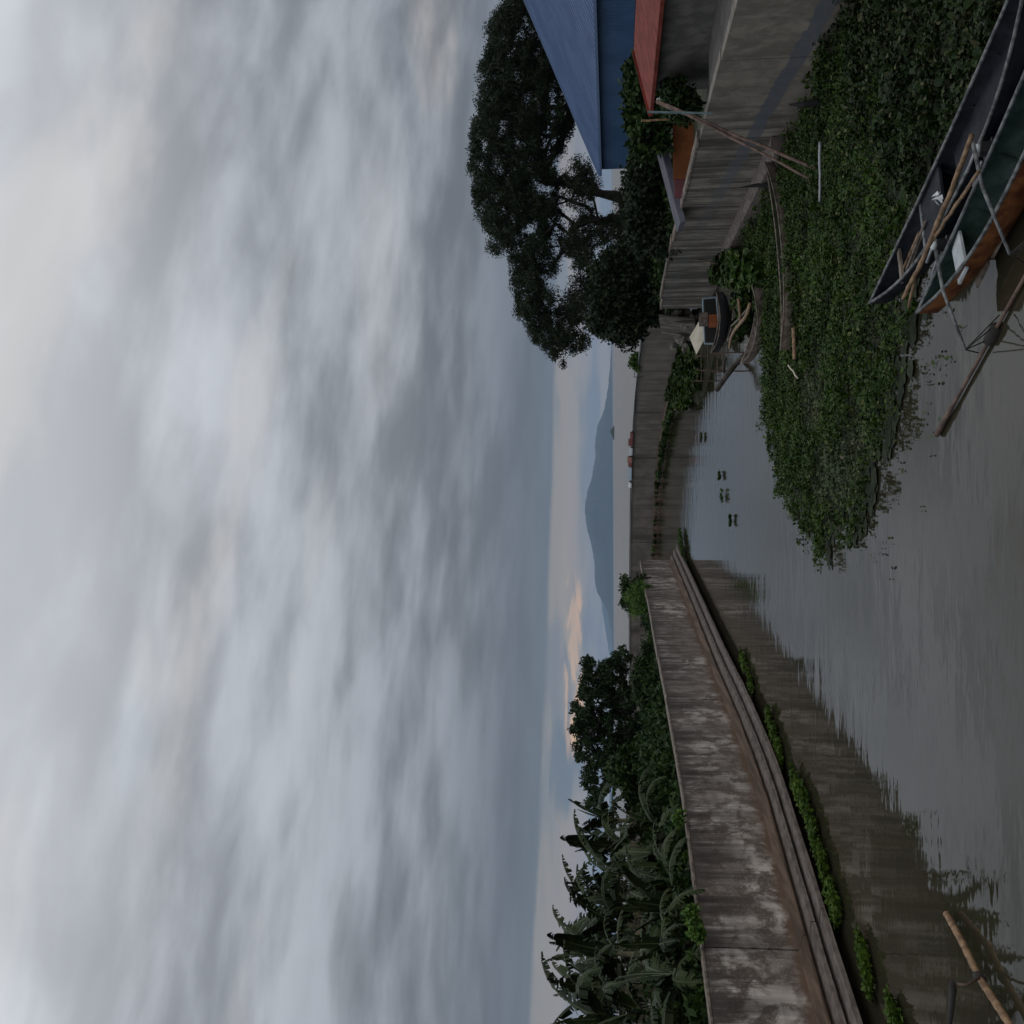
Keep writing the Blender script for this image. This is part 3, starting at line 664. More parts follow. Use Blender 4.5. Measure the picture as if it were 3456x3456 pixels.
# thicket that fills the ground between and behind the plants
pts = []
for _ in range(900):
    y = random.uniform(15, 46); x = random.uniform(-22, -.0); wx = min(LW, key=lambda p: abs(p.y-y)).x
    x = wx-.9-abs(random.gauss(0, 4.5)); pts.append((x, y, 2.4+random.random()*(1.2 if wx-x > 2 else .7)))
tag(carpet('thicket', pts, M['bush_leaf'], 60, .30, .12, .5, .9), label='dense dark thicket between the banana stems', cat='weeds')

# ------------------------------------------------------------------ floating water plants
def area_pts(poly, dens_, z=.0):
    P = [W(x, y, .1) for x, y in poly]; Q = [(p.x, p.y) for p in P]; x0, x1 = min(a for a, _ in Q), max(a for a, _ in Q); y0, y1 = min(b for _, b in Q), max(b for _, b in Q)
    n = int((x1-x0)*(y1-y0)*dens_); out = []
    xs = RNG.uniform(x0, x1, n); ys = RNG.uniform(y0, y1, n)
    for x, y in zip(xs, ys):
        if in_poly(x, y, Q): out.append((x, y))
    return out, Q
def hyacinth(name, pts, m, h=.25, size=.13, per=6, label=None, hf=None, link_=True):
    n0 = len(pts); P = np.array([(x, y, 0) for x, y in pts]); hs = np.array([(hf(x, y) if hf else 1.0) for x, y in pts])*h
    P = np.repeat(P, per, axis=0); H = np.repeat(hs, per); n = len(P)
    az_ = RNG.uniform(0, 6.283, n); r0 = RNG.uniform(.03, .17, n)
    c = P+np.stack([np.cos(az_)*r0, np.sin(az_)*r0, H*RNG.uniform(.35, 1.0, n)+.02], 1)
    tilt = RNG.uniform(-.1, 1.45, n); az2 = az_+RNG.normal(0, .5, n)
    a = np.stack([np.cos(az2)*np.cos(tilt), np.sin(az2)*np.cos(tilt), np.sin(tilt)], 1)
    s_ = np.stack([-np.sin(az2), np.cos(az2), np.zeros(n)], 1)+RNG.normal(0, .15, (n, 3))
    l = (size*np.clip(RNG.lognormal(-.12, .38, n), .4, 2.4))[:, None]; w = l*.42; nr = np.cross(a, s_)
    base = c-a*l*.5; tip = c+a*l*.5
    V4 = np.concatenate([np.stack([base, base+a*l*.3+s_*w+nr*w*.25, base+a*l*.7+s_*w*.85+nr*w*.25, tip], 1),
                         np.stack([tip, base+a*l*.7-s_*w*.85+nr*w*.25, base+a*l*.3-s_*w+nr*w*.25, base], 1)])
    return V4
def mat_sheet(Q, z, m, name):
    return None
random.seed(5)
big = [(2870, -60), (2800, 60), (2735, 200), (2740, 330), (2690, 420), (2630, 520), (2600, 620), (2560, 700), (2520, 760), (2500, 850), (2490, 930), (2540, 980), (2570, 1060), (2580, 1180), (2568, 1290), (2575, 1380), (2595, 1500), (2615, 1580), (2645, 1690), (2690, 1750), (2730, 1830), (2760, 1900), (2785, 1928), (2808, 1900), (2800, 1800), (2830, 1780), (2850, 1845), (2895, 1830), (2925, 1740), (2970, 1570), (3000, 1460), (3030, 1370), (3070, 1230), (3055, 1180), (3085, 1095), (3112, 1050), (3150, 900), (3190, 700), (3250, 450), (3370, 200), (3470, -60)]
BOATS = [((3.45, 17.55), (5.75, 10.9), .50), ((2.80, 15.05), (5.6, 9.3), .46), (tuple(W(2632, 545, .15))[:2], tuple(W(2690, 1180, .15))[:2], .30)]
def in_boat(x, y):
    for a, b_, w in BOATS:
        ax, ay = b_[0]-a[0], b_[1]-a[1]; l2 = ax*ax+ay*ay; t = ((x-a[0])*ax+(y-a[1])*ay)/l2
        if 0 < t < 1 and abs((x-a[0])*ay-(y-a[1])*ax)/l2**.5 < w*(1-abs(2*t-1)**2.6)+.05: return True
    return False
pts_, Qb = area_pts(big, 64)
def clus(x, y):
    from mathutils import noise as mn
    return mn.noise(Vector((x*.55, y*.55, 0)))
pts2 = []; ragged = []; darkp = []
for x, y in pts_:
    v = clus(x, y); c_ = clus(x*4+7, y*4)
    if in_boat(x, y): continue
    # ragged open edge
    de = min(((x-(a[0]+(b[0]-a[0])*t))**2+(y-(a[1]+(b[1]-a[1])*t))**2) for a, b in zip(Qb, Qb[1:]+Qb[:1]) for t in (0, .25, .5, .75))**.5
    if de < .9 and c_ > -.12+de*.45: continue
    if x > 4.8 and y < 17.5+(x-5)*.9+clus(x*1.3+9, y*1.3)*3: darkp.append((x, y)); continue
    (ragged if (v > .12 and y < 27 and x < 5.5) else pts2).append((x, y))
def hfun(x, y): return 1+1.2*clus(x*1.6, y*1.6)+.5*clus(x*5, y*5)+.25*(1 if x > 6 else 0)
V4 = np.concatenate([hyacinth('a', pts2, None, .24, .060, 11, hf=hfun)])
hy = quads('water_hyacinth', V4, M['hyacinth']); tag(hy, 'broad floating mat of green water hyacinth covering the right side of the river', 'water plants', kind='stuff')
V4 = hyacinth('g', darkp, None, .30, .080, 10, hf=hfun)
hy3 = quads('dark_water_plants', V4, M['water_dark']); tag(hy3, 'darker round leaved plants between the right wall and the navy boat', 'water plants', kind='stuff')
V4 = hyacinth('b', ragged, None, .15, .055, 9, hf=hfun)
hy2 = quads('water_lettuce', V4, M['hyacinth_dark']); tag(hy2, 'duller grey green floating plants along the open water edge of the mat', 'water plants', kind='stuff')
# tangled roots and dead leaves that float under the leaves
mv = []; mf = []
for x, y in pts2[::2]+darkp[::2]+ragged[::3]:
    n = 5; o = len(mv); r0 = random.uniform(.12, .24); ph = random.random()*6; z0 = .012+random.random()*.03
    for j in range(n): mv.append((x+math.cos(ph+j*2*math.pi/n)*r0*random.uniform(.7, 1.2), y+math.sin(ph+j*2*math.pi/n)*r0*random.uniform(.7, 1.2), z0+jit(.008)))
    mf.append(tuple(range(o, o+n)))
rm = mesh('floating_roots', mv, mf, M['root_mat']); tag(rm, 'dark roots and rotting leaves under the floating green mat', 'water plants', kind='stuff')
# loose leaves that drifted off the mat
dl = []
for _ in range(150):
    a = random.choice(Qb[20:37]); x, y = a[0]-abs(random.gauss(0, .9)), a[1]+random.gauss(.2, 1.0)
    if x < 3.6 and y < 20.5: dl.append((x, y))
o = quads('drifting_leaves', hyacinth('h', dl, None, .01, .06, 2), M['hyacinth_dark']); tag(o, 'loose leaves drifting off the edge of the green mat', 'leaves', kind='stuff')
# weeds at the village shore and along the walls
shore = [(2270, 960), (2240, 1060), (2225, 1250), (2250, 1340), (2270, 1350), (2330, 1385), (2350, 1330), (2372, 1310), (2385, 1220), (2330, 1130), (2300, 1050)]
p3, _ = area_pts(shore, 18); p3b, _ = area_pts([(2420, 850), (2560, 850), (2610, 940), (2580, 960), (2520, 975), (2480, 960), (2430, 950)], 30); p3c, _ = area_pts([(2515, 1000), (2560, 985), (2540, 1100), (2512, 1150)], 30); p3 += p3b+p3c
hs_ = quads('shore_weeds', hyacinth('c', p3, None, .55, .24, 8, hf=lambda x, y: 1+.5*clus(x, y)), M['hyacinth']); tag(hs_, 'clump of leafy green weeds on the shore beyond the fishing clutter', 'weeds', kind='stuff')
p4 = []
for s_ in np.arange(2, 95, .10):
    p = cut(FW, s_-.01, s_)[0]; pr = 1.0 if s_ < 40 else .35
    if random.random() < pr and clus(p.x*1.5, p.y*1.5) > -.25: p4.append((p.x-(1.3+random.random()*1.0)*(1 if s_ < 45 else .3), p.y-random.random()*1.2))
hs_ = quads('wall_foot_weeds', hyacinth('d', p4, None, .5, .3, 8), M['hyacinth']); tag(hs_, 'low weeds along the foot of the distant wall', 'weeds', kind='stuff')
def strip(pxs, wid, dn, h, label):
    P = [W(x+(24 if y > 2000 else 2), y, .05) for x, y in pxs]; out = []
    for a, b_ in zip(P, P[1:]):
        n = int((b_-a).length*dn)
        for _ in range(n):
            t = random.random(); p = a.lerp(b_, t); qx, qy = p.x+jit(wid*1.25), p.y+jit(wid*1.25)
            if clus(qx*3.2, qy*3.2) > -.22: out.append((qx, qy))
    o = quads('floating_weeds', hyacinth('e', out, None, h, .085, 8), M['weed_bright']); tag(o, label, 'water plants', kind='stuff'); return o
strip([(2298, 1800), (2308, 1850), (2312, 1900), (2320, 1918)], .35, 90, .28, 'bright green weeds in the water at the end of the left wall')
strip([(2478, 2200), (2505, 2280), (2520, 2330)], .16, 90, .12, 'thin green weed patch along the wall foot under the broad leaved tree')
strip([(2570, 2400), (2600, 2490), (2620, 2570)], .20, 100, .14, 'green weed strip along the wall foot in the middle of the left wall')
strip([(2660, 2620), (2720, 2760), (2760, 2900), (2790, 3010), (2815, 3100)], .22, 130, .16, 'longest green weed strip floating along the foot of the left wall')
strip([(2885, 3180), (2905, 3250), (2920, 3330)], .17, 200, .14, 'rounded green weed patch beside the toe of the left wall')
strip([(2990, 3400), (3010, 3450), (3030, 3500)], .15, 160, .12, 'nearest weed patch at the corner of the view by the left wall')
for (x, y, r0, lb) in ((2370, 1480, .18, 'smallest dark tuft of floating plants beyond the mat'), (2432, 1605, .16, 'thin floating tuft between two others in open water'), (2440, 1672, .24, 'largest floating tuft of plants alone in open water'), (2470, 1760, .15, 'faint floating tuft nearest to the mat tip')):
    c0 = W(x, y, .05); pp = [(c0.x+jit(r0), c0.y+jit(r0*1.6)) for _ in range(16)]
    o = quads('floating_tuft', hyacinth('f', pp, None, .14, .09, 6), M['hyacinth']); tag(o, lb, 'water plant', 'tufts of floating plants on the river')

# ------------------------------------------------------------------ blue roofed building
bb = empty('building', 'building with a broad light blue gable roof and corrugated blue siding on the right bank', 'building', (20, 60, 2.15))
def corr(x, y0, y1, z0, z1, per, amp_):
    V_ = []; F = []; n = int((y1-y0)/per*2)
    for i in range(n+1):
        y = y0+(y1-y0)*i/n; dx = amp_ if i % 2 else -amp_
        V_ += [(x+dx, y, z0), (x+dx, y, z1)]
    for i in range(n): F.append((2*i, 2*i+1, 2*i+3, 2*i+2))
    return V_, F
X0, EZ = 20.0, 5.72
y = 60.0; bl = -Vector(bb.location)
while y > 27:
    y2 = max(y-6.6, 27)
    V_, F = corr(X0, y2-.01, y, 4.02+(60-y)*.0, EZ, .30, .03); o = mesh('siding_panel', V_, F, M['blue_sheet'], bb); o.location = bl
    y = y2
# roof: both slopes with standing ribs, thickness and verge
pitch = math.tan(R(22.5)); RX = X0+14
for sgn in (0, 1):
    mb = MB(); e0, e1 = (X0-.25, RX) if sgn == 0 else (2*RX-X0+.25, RX)
    ez = EZ+.03-.25*pitch; rz_ = ez+abs(e1-e0)*pitch
    for th, zz0 in ((0, 0),):
        mb.add([(e0, 26.8, ez), (e1, 26.8, rz_), (e1, 60.3, rz_), (e0, 60.3, ez), (e0, 26.8, ez-.06), (e1, 26.8, rz_-.06), (e1, 60.3, rz_-.06), (e0, 60.3, ez-.06)],
               [(0, 1, 2, 3), (7, 6, 5, 4), (0, 4, 5, 1), (1, 5, 6, 2), (2, 6, 7, 3), (3, 7, 4, 0)])
    yy = 27.2
    while yy < 60.2:
        mb.add([(e0, yy-.04, ez+.002), (e1, yy-.04, rz_+.002), (e1, yy, rz_+.055), (e0, yy, ez+.055), (e1, yy+.04, rz_+.002), (e0, yy+.04, ez+.002)], [(0, 1, 2, 3), (3, 2, 4, 5)])
        yy += .55
    o = mb.build('roof', M['blue_roof'], bb); o.location = bl
    if sgn == 0:
        mb = MB(); mb.bar((e0-.02, 60.36, ez+.02), (e1, 60.36, rz_+.02), .10, .16); o = mb.build('verge_trim', M['blue_trim'], bb); o.location = bl
        mb = MB(); mb.bar((e0-.05, 27, ez-.05), (e0-.05, 60.3, ez-.05), .08, .12); o = mb.build('gutter', M['blue_trim'], bb); o.location = bl
mb = MB(); mb.box((X0+.1, 27, 2.0), (2*RX-X0, 59.9, 4.05)); o = mb.build('wall', M['block'], bb); o.location = bl
mb = MB(); mb.box((X0+.12, 59.2, 4.06), (2*RX-X0, 59.85, EZ-.1)); o = mb.build('gable_wall', M['blue_sheet'], bb); o.location = bl
mb = MB(); mb.add([(X0+.2, 59.86, EZ-.1), (2*RX-X0-.2, 59.86, EZ-.1), (RX, 59.86, EZ+13.6*pitch)], [(0, 1, 2)]); o = mb.build('gable', M['blue_sheet'], bb); o.location = bl

# shed with the red roof
sh = empty('shed', 'low shed with a faded red sheet roof above a dark grey wall', 'shed', (12.5, 28, 2.15)); sl_ = -Vector(sh.location)
mb = MB(); mb.box((12.48, 20.2, 2.1), (12.62, 30.7, 3.72)); mb.box((12.63, 30.55, 2.1), (17.4, 30.70, 3.74)); o = mb.build('wall', M['block'], sh); o.location = sl_
mb = MB(); 
n = 72
for i in range(n+1):
    y = 20+11.8*i/n; dz = .025 if i % 2 else 0
    mb.v += [Vector((12.2, y, 3.78+dz)), Vector((14.2, y, 4.27+dz)), Vector((17.6, y, 3.80+dz))]
for i in range(n): mb.f += [(3*i, 3*i+1, 3*i+4, 3*i+3), (3*i+1, 3*i+2, 3*i+5, 3*i+4)]
o = mb.build('roof', M['red_roof'], sh); o.location = sl_
mb = MB(); mb.bar((12.18, 31.82, 3.78), (14.2, 31.82, 4.28), .03, .14); mb.bar((12.18, 20, 3.76), (12.18, 31.8, 3.76), .03, .10); o = mb.build('fascia', M['red_roof'], sh); o.location = sl_
# render band at the foot of the shed
pb = MB(); pb.box((10.75, 16, 2.16), (12.4, 27.6, 2.40)); tag(pb.build('terrace_slab', M['plaster']), 'pale concrete slab between the grey block wall and the river wall', 'slab')

os_ = empty('shed', 'low shed with orange and maroon walls and a sloping grey lean-to roof', 'shed', (11.5, 36, 2.15)); ol = -Vector(os_.location)
mb = MB(); ox0, ox1 = D(2272, 605, 36).x, D(2272, 385, 36).x; mb.box((ox0, 36.0, 2.0), (ox1, 36.12, D(2272, 500, 36).z)); o = mb.build('wall', M['orange_wall'], os_); o.location = ol; o['label'] = 'orange painted wall'
mb = MB(); mb.box((10.9, 36.0, 2.0), (ox0-.02, 36.12, D(2276, 640, 36).z)); o = mb.build('wall', M['maroon_wall'], os_); o.location = ol; o['label'] = 'maroon painted wall'
mb = MB(); a1, a2 = D(2218, 480, 37.3), D(2292, 765, 37.3)
mb.add([a1+Vector((0, -.5, .0)), a2+Vector((0, -.5, 0)), a2+Vector((0, .8, .02)), a1+Vector((0, .8, .02)), a1+Vector((0, -.6, -.24)), a2+Vector((0, -.6, -.20)), a2+Vector((0, .8, -.1)), a1+Vector((0, .8, -.1))],
       [(0, 1, 2, 3), (7, 6, 5, 4), (0, 4, 5, 1), (1, 5, 6, 2), (2, 6, 7, 3), (3, 7, 4, 0)])
o = mb.build('roof', M['slate_roof'], os_); o.location = ol
mb = MB(); mb.tube([(14.3, 36.4, 2.0), (14.3, 36.4, 3.5)], .05, 6); o = mb.build('post', M['old_wood'], os_); o.location = ol
# pipes and post by the gap
mb = MB(); mb.tube([W(2390, 383, 2.5)+Vector((0, 0, -.1)), D(2185, 378, W(2390, 383, 2.5).y)], .03, 8); tag(mb.build('pole', M['teal']), 'thin pale green upright pole in the gap beside the red roof', 'pole')
mb = MB(); mb.tube(bumpy_tube(D(2165, 408, 30.5), D(2300, 400, 30.5), .03, .035)[0], .03, 6); tag(mb.build('pole', M['bamboo']), 'short pale bamboo rod level with the tip of the red roof', 'pole')
mb = MB(); c0 = D(2238, 335, 30.2)
mb.tube([c0, c0+Vector((0, 0, .10)), c0+Vector((0, 0, .16)), c0+Vector((0, 0, .19))], [.07, .075, .04, .025], 12); mb.tube([c0+Vector((0, .02, -.55)), c0+Vector((0, .02, 0))], .018, 6)
tag(mb.build('lamp', M['pale_plastic'], smooth=True), 'small white lamp on a stick at the end of the block wall', 'lamp')

# ------------------------------------------------------------------ poles against the right wall
def pole(name, p, q_, r0, r1, m, label, cat='pole', segs=9, sag=.0, wob=.02, knots=False, n=8):
    mb = MB(); a, b_ = bumpy_tube(p, q_, r0, r1, segs, sag, wob, knots); mb.tube(a, b_, n); o = mb.build(name, m, smooth=True); tag(o, label, cat); return o
P0 = Vector((11.0, 28.0, 3.85)); P1 = W(2765, 575, .1)
pole('bamboo_pole', D(2218, 342, 28.0), P1, .055, .04, M['dark_bamboo'], 'long brown bamboo pole leaning from the hyacinth up against the grey wall, upper of two', knots=True)
pole('bamboo_pole', D(2250, 352, 27.6), P1+Vector((-.25, .1, 0)), .04, .03, M['dark_bamboo'], 'thinner dark pole lying alongside the long leaning bamboo pole')
pole('stick', D(2240, 861, 45.5), D(2437, 890, 43.8), .05, .03, M['dark_bamboo'], 'dark stick leaning against the wall near the fishing clutter', wob=.04)
def spike(xs, ys, xs2, ys2, Y, r0, label):
    mb = MB(); mb.tube([D(xs, ys, Y), D((xs+xs2)/2, (ys+ys2)/2, Y)+Vector((jit(.05), 0, 0)), D(xs2, ys2, Y)], [r0*.2, r0*.8, r0], 6); tag(mb.build('stake', M['black']), label, 'stake')
spike(2662, 353, 2760, 345, 23.6, .08, 'dark pointed stake in front of the pale wall at the edge of the hyacinth')
spike(2500, 632, 2610, 628, 30.2, .07, 'dark horizontal looking stake stuck upright beside the long toe beam')
pole('water_pipe', W(2766, 480, .45), W(2768, 680, .4), .035, .03, M['steel'], 'thin pale pipe lying on the hyacinth below the leaning poles', wob=.01)

# long half sunk canoe in the weeds
def hull_pts(Lh, beam, depth_, rise, n=18, m_=9, inset=0.0, flat=.35, end0=.02, end1=.02):
    V_ = []
    for i in range(n+1):
        t = i/n; s_ = 2*t-1; w = beam/2*max(end0 if t < .5 else end1, (1-abs(s_)**2.6))
        w = max(w-inset, .004); sh_ = rise*abs(s_)**2.4; kz = -depth_+depth_*.55*abs(s_)**3+inset+sh_*.6
        x = s_*(Lh/2-inset*1.5)
        for j in range(m_+1):
            u = 2*j/m_-1; yy = w*math.copysign(min(1, abs(u)*1.25)**.9, u); prof = max(0, (abs(u)-flat)/(1-flat))**1.3
            V_.append((x, yy, kz+(sh_-kz)*prof))
    return V_
def grid_faces(n, m_, o=0, flip=False):
    F = []
    for i in range(n):
        for j in range(m_):
            a = o+i*(m_+1)+j; f = (a, a+1, a+m_+2, a+m_+1); F.append(f[::-1] if flip else f)
    return F
def boat(name, label, p0, p1, beam, depth_, rise, m_out, m_in, m_gun, zw=.28, group=None, ribs=5, thw=(), split=None):
    p0, p1 = Vector(p0), Vector(p1); d = p1-p0; Lh = d.length; c0 = (p0+p1)/2
    o = empty(name, label, 'boat', (c0.x, c0.y, zw), group, rz=math.atan2(d.y, d.x))
    n, m_ = 22, 11
    mesh('hull', hull_pts(Lh, beam, depth_, rise, n, m_), grid_faces(n, m_, flip=True), m_out, o, True)
    mesh('inner_hull', [(x, y, z) for x, y, z in hull_pts(Lh, beam, depth_, rise, n, m_, .028)], grid_faces(n, m_), m_in, o, True)
    out = hull_pts(Lh, beam, depth_, rise, n, m_)
    for sd_ in (0, m_):
        pts = [Vector(out[i*(m_+1)+sd_])+Vector((0, (-1 if sd_ else 1)*.012, .01)) for i in range(n+1)]
        mb = MB(); mb.tube(pts, .024, 6); mb.build('gunwale', m_gun, o, True)
    for jj in (2, m_-2):
        mb = MB(); mb.tube([Vector(out[i*(m_+1)+jj])*1.0+Vector((0, 0, .035)) for i in range(1, n)], .009, 4); mb.build('stringer', m_gun, o)
    for k_ in range(ribs):
        t = (k_+1)/(ribs+1); i = round(t*n); row = [Vector(v)+Vector((0, 0, .04)) for v in out[i*(m_+1)+1:i*(m_+1)+m_]]
        row = [Vector((v.x, v.y*.94, v.z)) for v in row]
        mb = MB(); mb.tube(row, .018, 5); mb.build('rib', m_in, o)
    for t, wd_, mm in thw:
        i = t*2-1; w = beam/2*(1-abs(i)**2.6); mb = MB(); x = i*Lh/2; zt = rise*abs(i)**2.4-.05
        mb.box((x-wd_/2, -w, zt-.02), (x+wd_/2, w, zt+.02)); mb.build('thwart', mm, o)
    return o
random.seed(9)
boat('sunken_boat', 'long weathered wooden canoe half sunk in the hyacinth, full of water and weeds', W(2632, 545, .15), W(2690, 1180, .15), .62, .35, .20, M['old_wood'], M['root_mat'], M['old_wood'], zw=.36)
pole('bamboo_pole', W(2678, 1110, .28), W(2682, 1210, .28), .05, .05, M['bamboo'], 'short pale bamboo piece at the end of the sunken canoe', segs=4, wob=.004, knots=True)
pole('log', W(2685, 1190, .1), W(2692, 1345, .05), .10, .07, M['old_wood'], 'dark log half buried in the hyacinth beyond the sunken canoe')
pole('stick', W(2660, 1235, .35), W(2695, 1275, .3), .025, .02, M['pale_ply'], 'short bleached stick lying on the hyacinth', segs=4)
# the two big boats
ba = boat('canoe', 'navy painted wooden boat lying against the hyacinth, the farther of the two big boats', (3.45, 17.55), (5.75, 10.9), .95, .42, .26, M['hull_navy'], M['hull_navy'], M['gunwale'], zw=.46, ribs=6,
          thw=((.16, .10, M['old_wood']), (.30, .07, M['gunwale']), (.36, .9, M['hull_navy'])))
for k_, (x0, x1, yy, zz_) in enumerate(((-2.9, -1.7, .12, -.08), (-2.6, -1.2, -.12, -.02), (-3.0, -1.3, .0, -.15))):
    mb = MB(); mb.tube([(x0, yy, zz_), (x1, yy+.1*k_, zz_+.03)], .022, 6); mb.build('loose_pole', M['old_wood'] if k_ else M['bamboo'], ba)
mb = MB(); mb.box((-.2, -.40, -.17), (2.6, .40, -.13)); mb.build('deck_board', M['hull_navy'], ba)
bo = boat('outrigger_boat', 'nearest boat with dark green inside, rust orange hull side and bamboo outriggers', (2.80, 15.05), (5.6, 9.3), .80, .42, .24, M['hull_orange'], M['hull_green'], M['gunwale'], zw=.44, ribs=6,
          thw=((.62, .12, M['hull_green']),))
rzB = bo.rotation_euler.z; inv = Matrix.Rotation(-rzB, 4, 'Z') @ Matrix.Translation(-Vector(bo.location))
def tl(v): return inv @ Vector(v)
def btube(name, pts, r0, m, parent=bo, n=7): mb = MB(); mb.tube([tl(p) for p in pts], r0, n); return mb.build(name, m, parent, True)
def bw(xs, ys, z): return W(xs, ys, z)
A1b, A1t = bw(3284, 480, .72), bw(3408, 858, .45)
A2b, A2t = bw(3158, 845, .72), bw(3258, 1180, .42)
for b0, t0 in ((A1b, A1t), (A2b, A2t)):
    mid = b0.lerp(t0, .4)+Vector((0, 0, .06)); btube('outrigger_arm', [b0, mid, t0], [.026, .023, .019], M['gunwale'])
fl0, fl1 = bw(3161, 1467, .05), bw(3330, 1165, .04); fd = (fl1-fl0).normalized()
btube('float', [fl0, fl0+fd*.35, fl0+fd*1.0, fl1, fl1+fd*2.2, fl1+fd*4.4], [.048, .045, .028, .026, .026, .024], M['dark_bamboo'])
for t0 in (A1t, A2t):
    tt = (Vector((t0.x, t0.y, 0))-fl0).dot(fd); f0 = fl0+fd*tt
    btube('binding', [f0-fd*.16, f0+fd*.16], .082, M['rope'])
    for dd in (-.42, -.15, .15, .42): btube('lashing', [t0, f0+fd*dd+Vector((0, 0, .05))], .009, M['rope'], n=4)
# white thwart, engine, poles
ctr = bw(3224, 797, .5)
def bl2(x, y, z): return tl((x, y, z))
lc_ = tl(bw(3222, 800, .47)); mb = MB(); mb.box((lc_.x-.16, -.34, .0), (lc_.x+.17, .36, .035)); mb.build('seat', M['white'], bo)
def engine(xs, ys):
    e = tl(bw(xs, ys, .5)); mb = MB(); mb.tube([e+Vector((0, 0, -.25)), e+Vector((0, 0, .05))], [.10, .09], 10); mb.box((e.x-.22, e.y-.1, -.28), (e.x+.1, e.y+.1, -.02)); en = mb.build('engine', M['black'], bo)
    mb = MB(); mb.tube([e+Vector((0, 0, .052)), e+Vector((0, 0, .10)), e+Vector((0, 0, .12))], [.065, .06, .02], 12); mb.build('cap', M['pale_plastic'], en, True)
    mb = MB(); mb.tube([e+Vector((-.1, .14, .02)), e+Vector((-.55, .16, .0))], .022, 6); mb.tube([e+Vector((-.1, -.1, .0)), e+Vector((-.5, -.12, -.02))], .018, 6); mb.build('pipe', M['steel'], en, True)
for xx in (-2.1, -1.5, -.2, .45, 1.1, 1.75):
    mb = MB(); w = .25; mb.box((xx-.24, -w, -.30+jit(.01)), (xx+.24, w, -.27)); mb.build('floor_board', M['old_wood'] if xx < -1 else M['hull_green'], bo)
engine(3170, 828); engine(3318, 503)
def bpole(pts, r0, label, m='bamboo'):
    P = [bw(*p) for p in pts]; Q_ = []; rr = []
    for a, b_ in zip(P, P[1:]):
        for i in range(5):
            c0 = a.lerp(b_, i/5)+Vector((jit(.008), jit(.008), jit(.008))); Q_ += [c0, c0+(b_-a).normalized()*.025]; rr += [r0*1.2, r0]
    Q_.append(P[-1]); rr.append(r0*.7)
    mb = MB(); mb.tube(Q_, rr, 7); tag(mb.build('bamboo_pole', M[m], smooth=True), label, 'pole', 'bamboo poles lying across the two boats')
bpole([(3281, 455, .85), (3204, 655, .84), (3101, 906, .83), (3046, 1008, .82)], .028, 'longest orange brown bamboo pole lying over both boats')
bpole([(3302, 579, .80), (3208, 720, .80), (3132, 833, .80), (3090, 925, .80), (3066, 1038, .78)], .020, 'thinner bamboo pole crossing beside the white seat')
bpole([(3262, 510, .76), (3230, 600, .76), (3150, 800, .76)], .022, 'grey green pole partly under the longest bamboo pole', 'teal')
c0 = bw(3168, 668, .62); mb = MB()
for i in range(9):
    ph = i*.7; mb.add([c0+Vector((math.cos(ph)*.09, math.sin(ph)*.09, jit(.04))), c0+Vector((math.cos(ph+.7)*.10, math.sin(ph+.7)*.10, jit(.04))), c0+Vector((jit(.03), jit(.03), .07+jit(.02)))], [(0, 1, 2)])
tag(mb.build('plastic_bag', M['pale_plastic']), 'crumpled white plastic bag on the navy boat beside the long pole', 'bag')

# float of another boat, at the lower corner
of = empty('outrigger_float', 'yellowish bamboo outrigger float with dark crossed arms at the corner by the left wall', 'outrigger', tuple(bw(3300, 3290, .1))); iv = -Vector(of.location)
P = [bw(3195, 3085, .10), bw(3250, 3185, .16), bw(3305, 3300, .16), bw(3370, 3400, .14), bw(3440, 3510, .12)]
mb = MB(); Q_ = []; rr = []
for a, b_ in zip(P, P[1:]):
    for i in range(3): c0 = a.lerp(b_, i/3); Q_ += [c0, c0+(b_-a).normalized()*.03]; rr += [.055, .045]
Q_.append(P[-1]); rr.append(.05); mb.tube(Q_, rr, 8); o = mb.build('float', M['bamboo'], of, True); o.location = iv
mb = MB(); mb.tube([bw(3305, 3300, .2), bw(3262, 3325, .42), bw(3212, 3320, .55)], .02, 6); o = mb.build('arm', M['dark_bamboo'], of, True); o.location = iv
mb = MB(); mb.tube([bw(3212, 3318, .58), bw(3216, 3345, .5), bw(3205, 3460, .32)], [.045, .05, .035], 6); o = mb.build('stake', M['rope'], of, True); o.location = iv
mb = MB(); mb.tube([P[2]-Vector((0, .06, 0)), P[2]+Vector((0, .08, .0))], .07, 8); o = mb.build('binding', M['rope'], of, True); o.location = iv

# ------------------------------------------------------------------ fishing clutter at the broken end of the right wall
cn = boat('canoe', 'small brown dugout canoe lying in the weeds by the fishing clutter', W(2583, 965, .2), W(2541, 1225, .2), .72, .34, .30, M['old_wood'], M['old_wood'], M['old_wood'], zw=.30, ribs=3, thw=((.3, .14, M['old_wood']), (.6, .14, M['old_wood'])))
boat('canoe', 'black narrow boat with an orange container inside beside the pale board', W(2448, 985, .3), W(2428, 1190, .3), .60, .40, .25, M['black'], M['black'], M['old_wood'], zw=.42, ribs=3)
boat('canoe', 'dark boat with bent poles across it, between the black boat and the dugout', W(2490, 985, .3), W(2478, 1150, .3), .62, .34, .2, M['hull_navy'], M['black'], M['old_wood'], zw=.36, ribs=3)
mb = MB(); q4 = [D(2368, 1068, 47.5), D(2382, 1135, 47.0), D(2350, 1196, 47.4), D(2327, 1138, 48.3)]
mb.add([p for p in q4]+[p+Vector((0, .05, -.05)) for p in q4], [(0, 1, 2, 3), (7, 6, 5, 4), (0, 4, 5, 1), (1, 5, 6, 2), (2, 6, 7, 3), (3, 7, 4, 0)])
tag(mb.build('board', M['pale_ply']), 'pale plywood board tilted like a diamond over the fishing clutter', 'board')
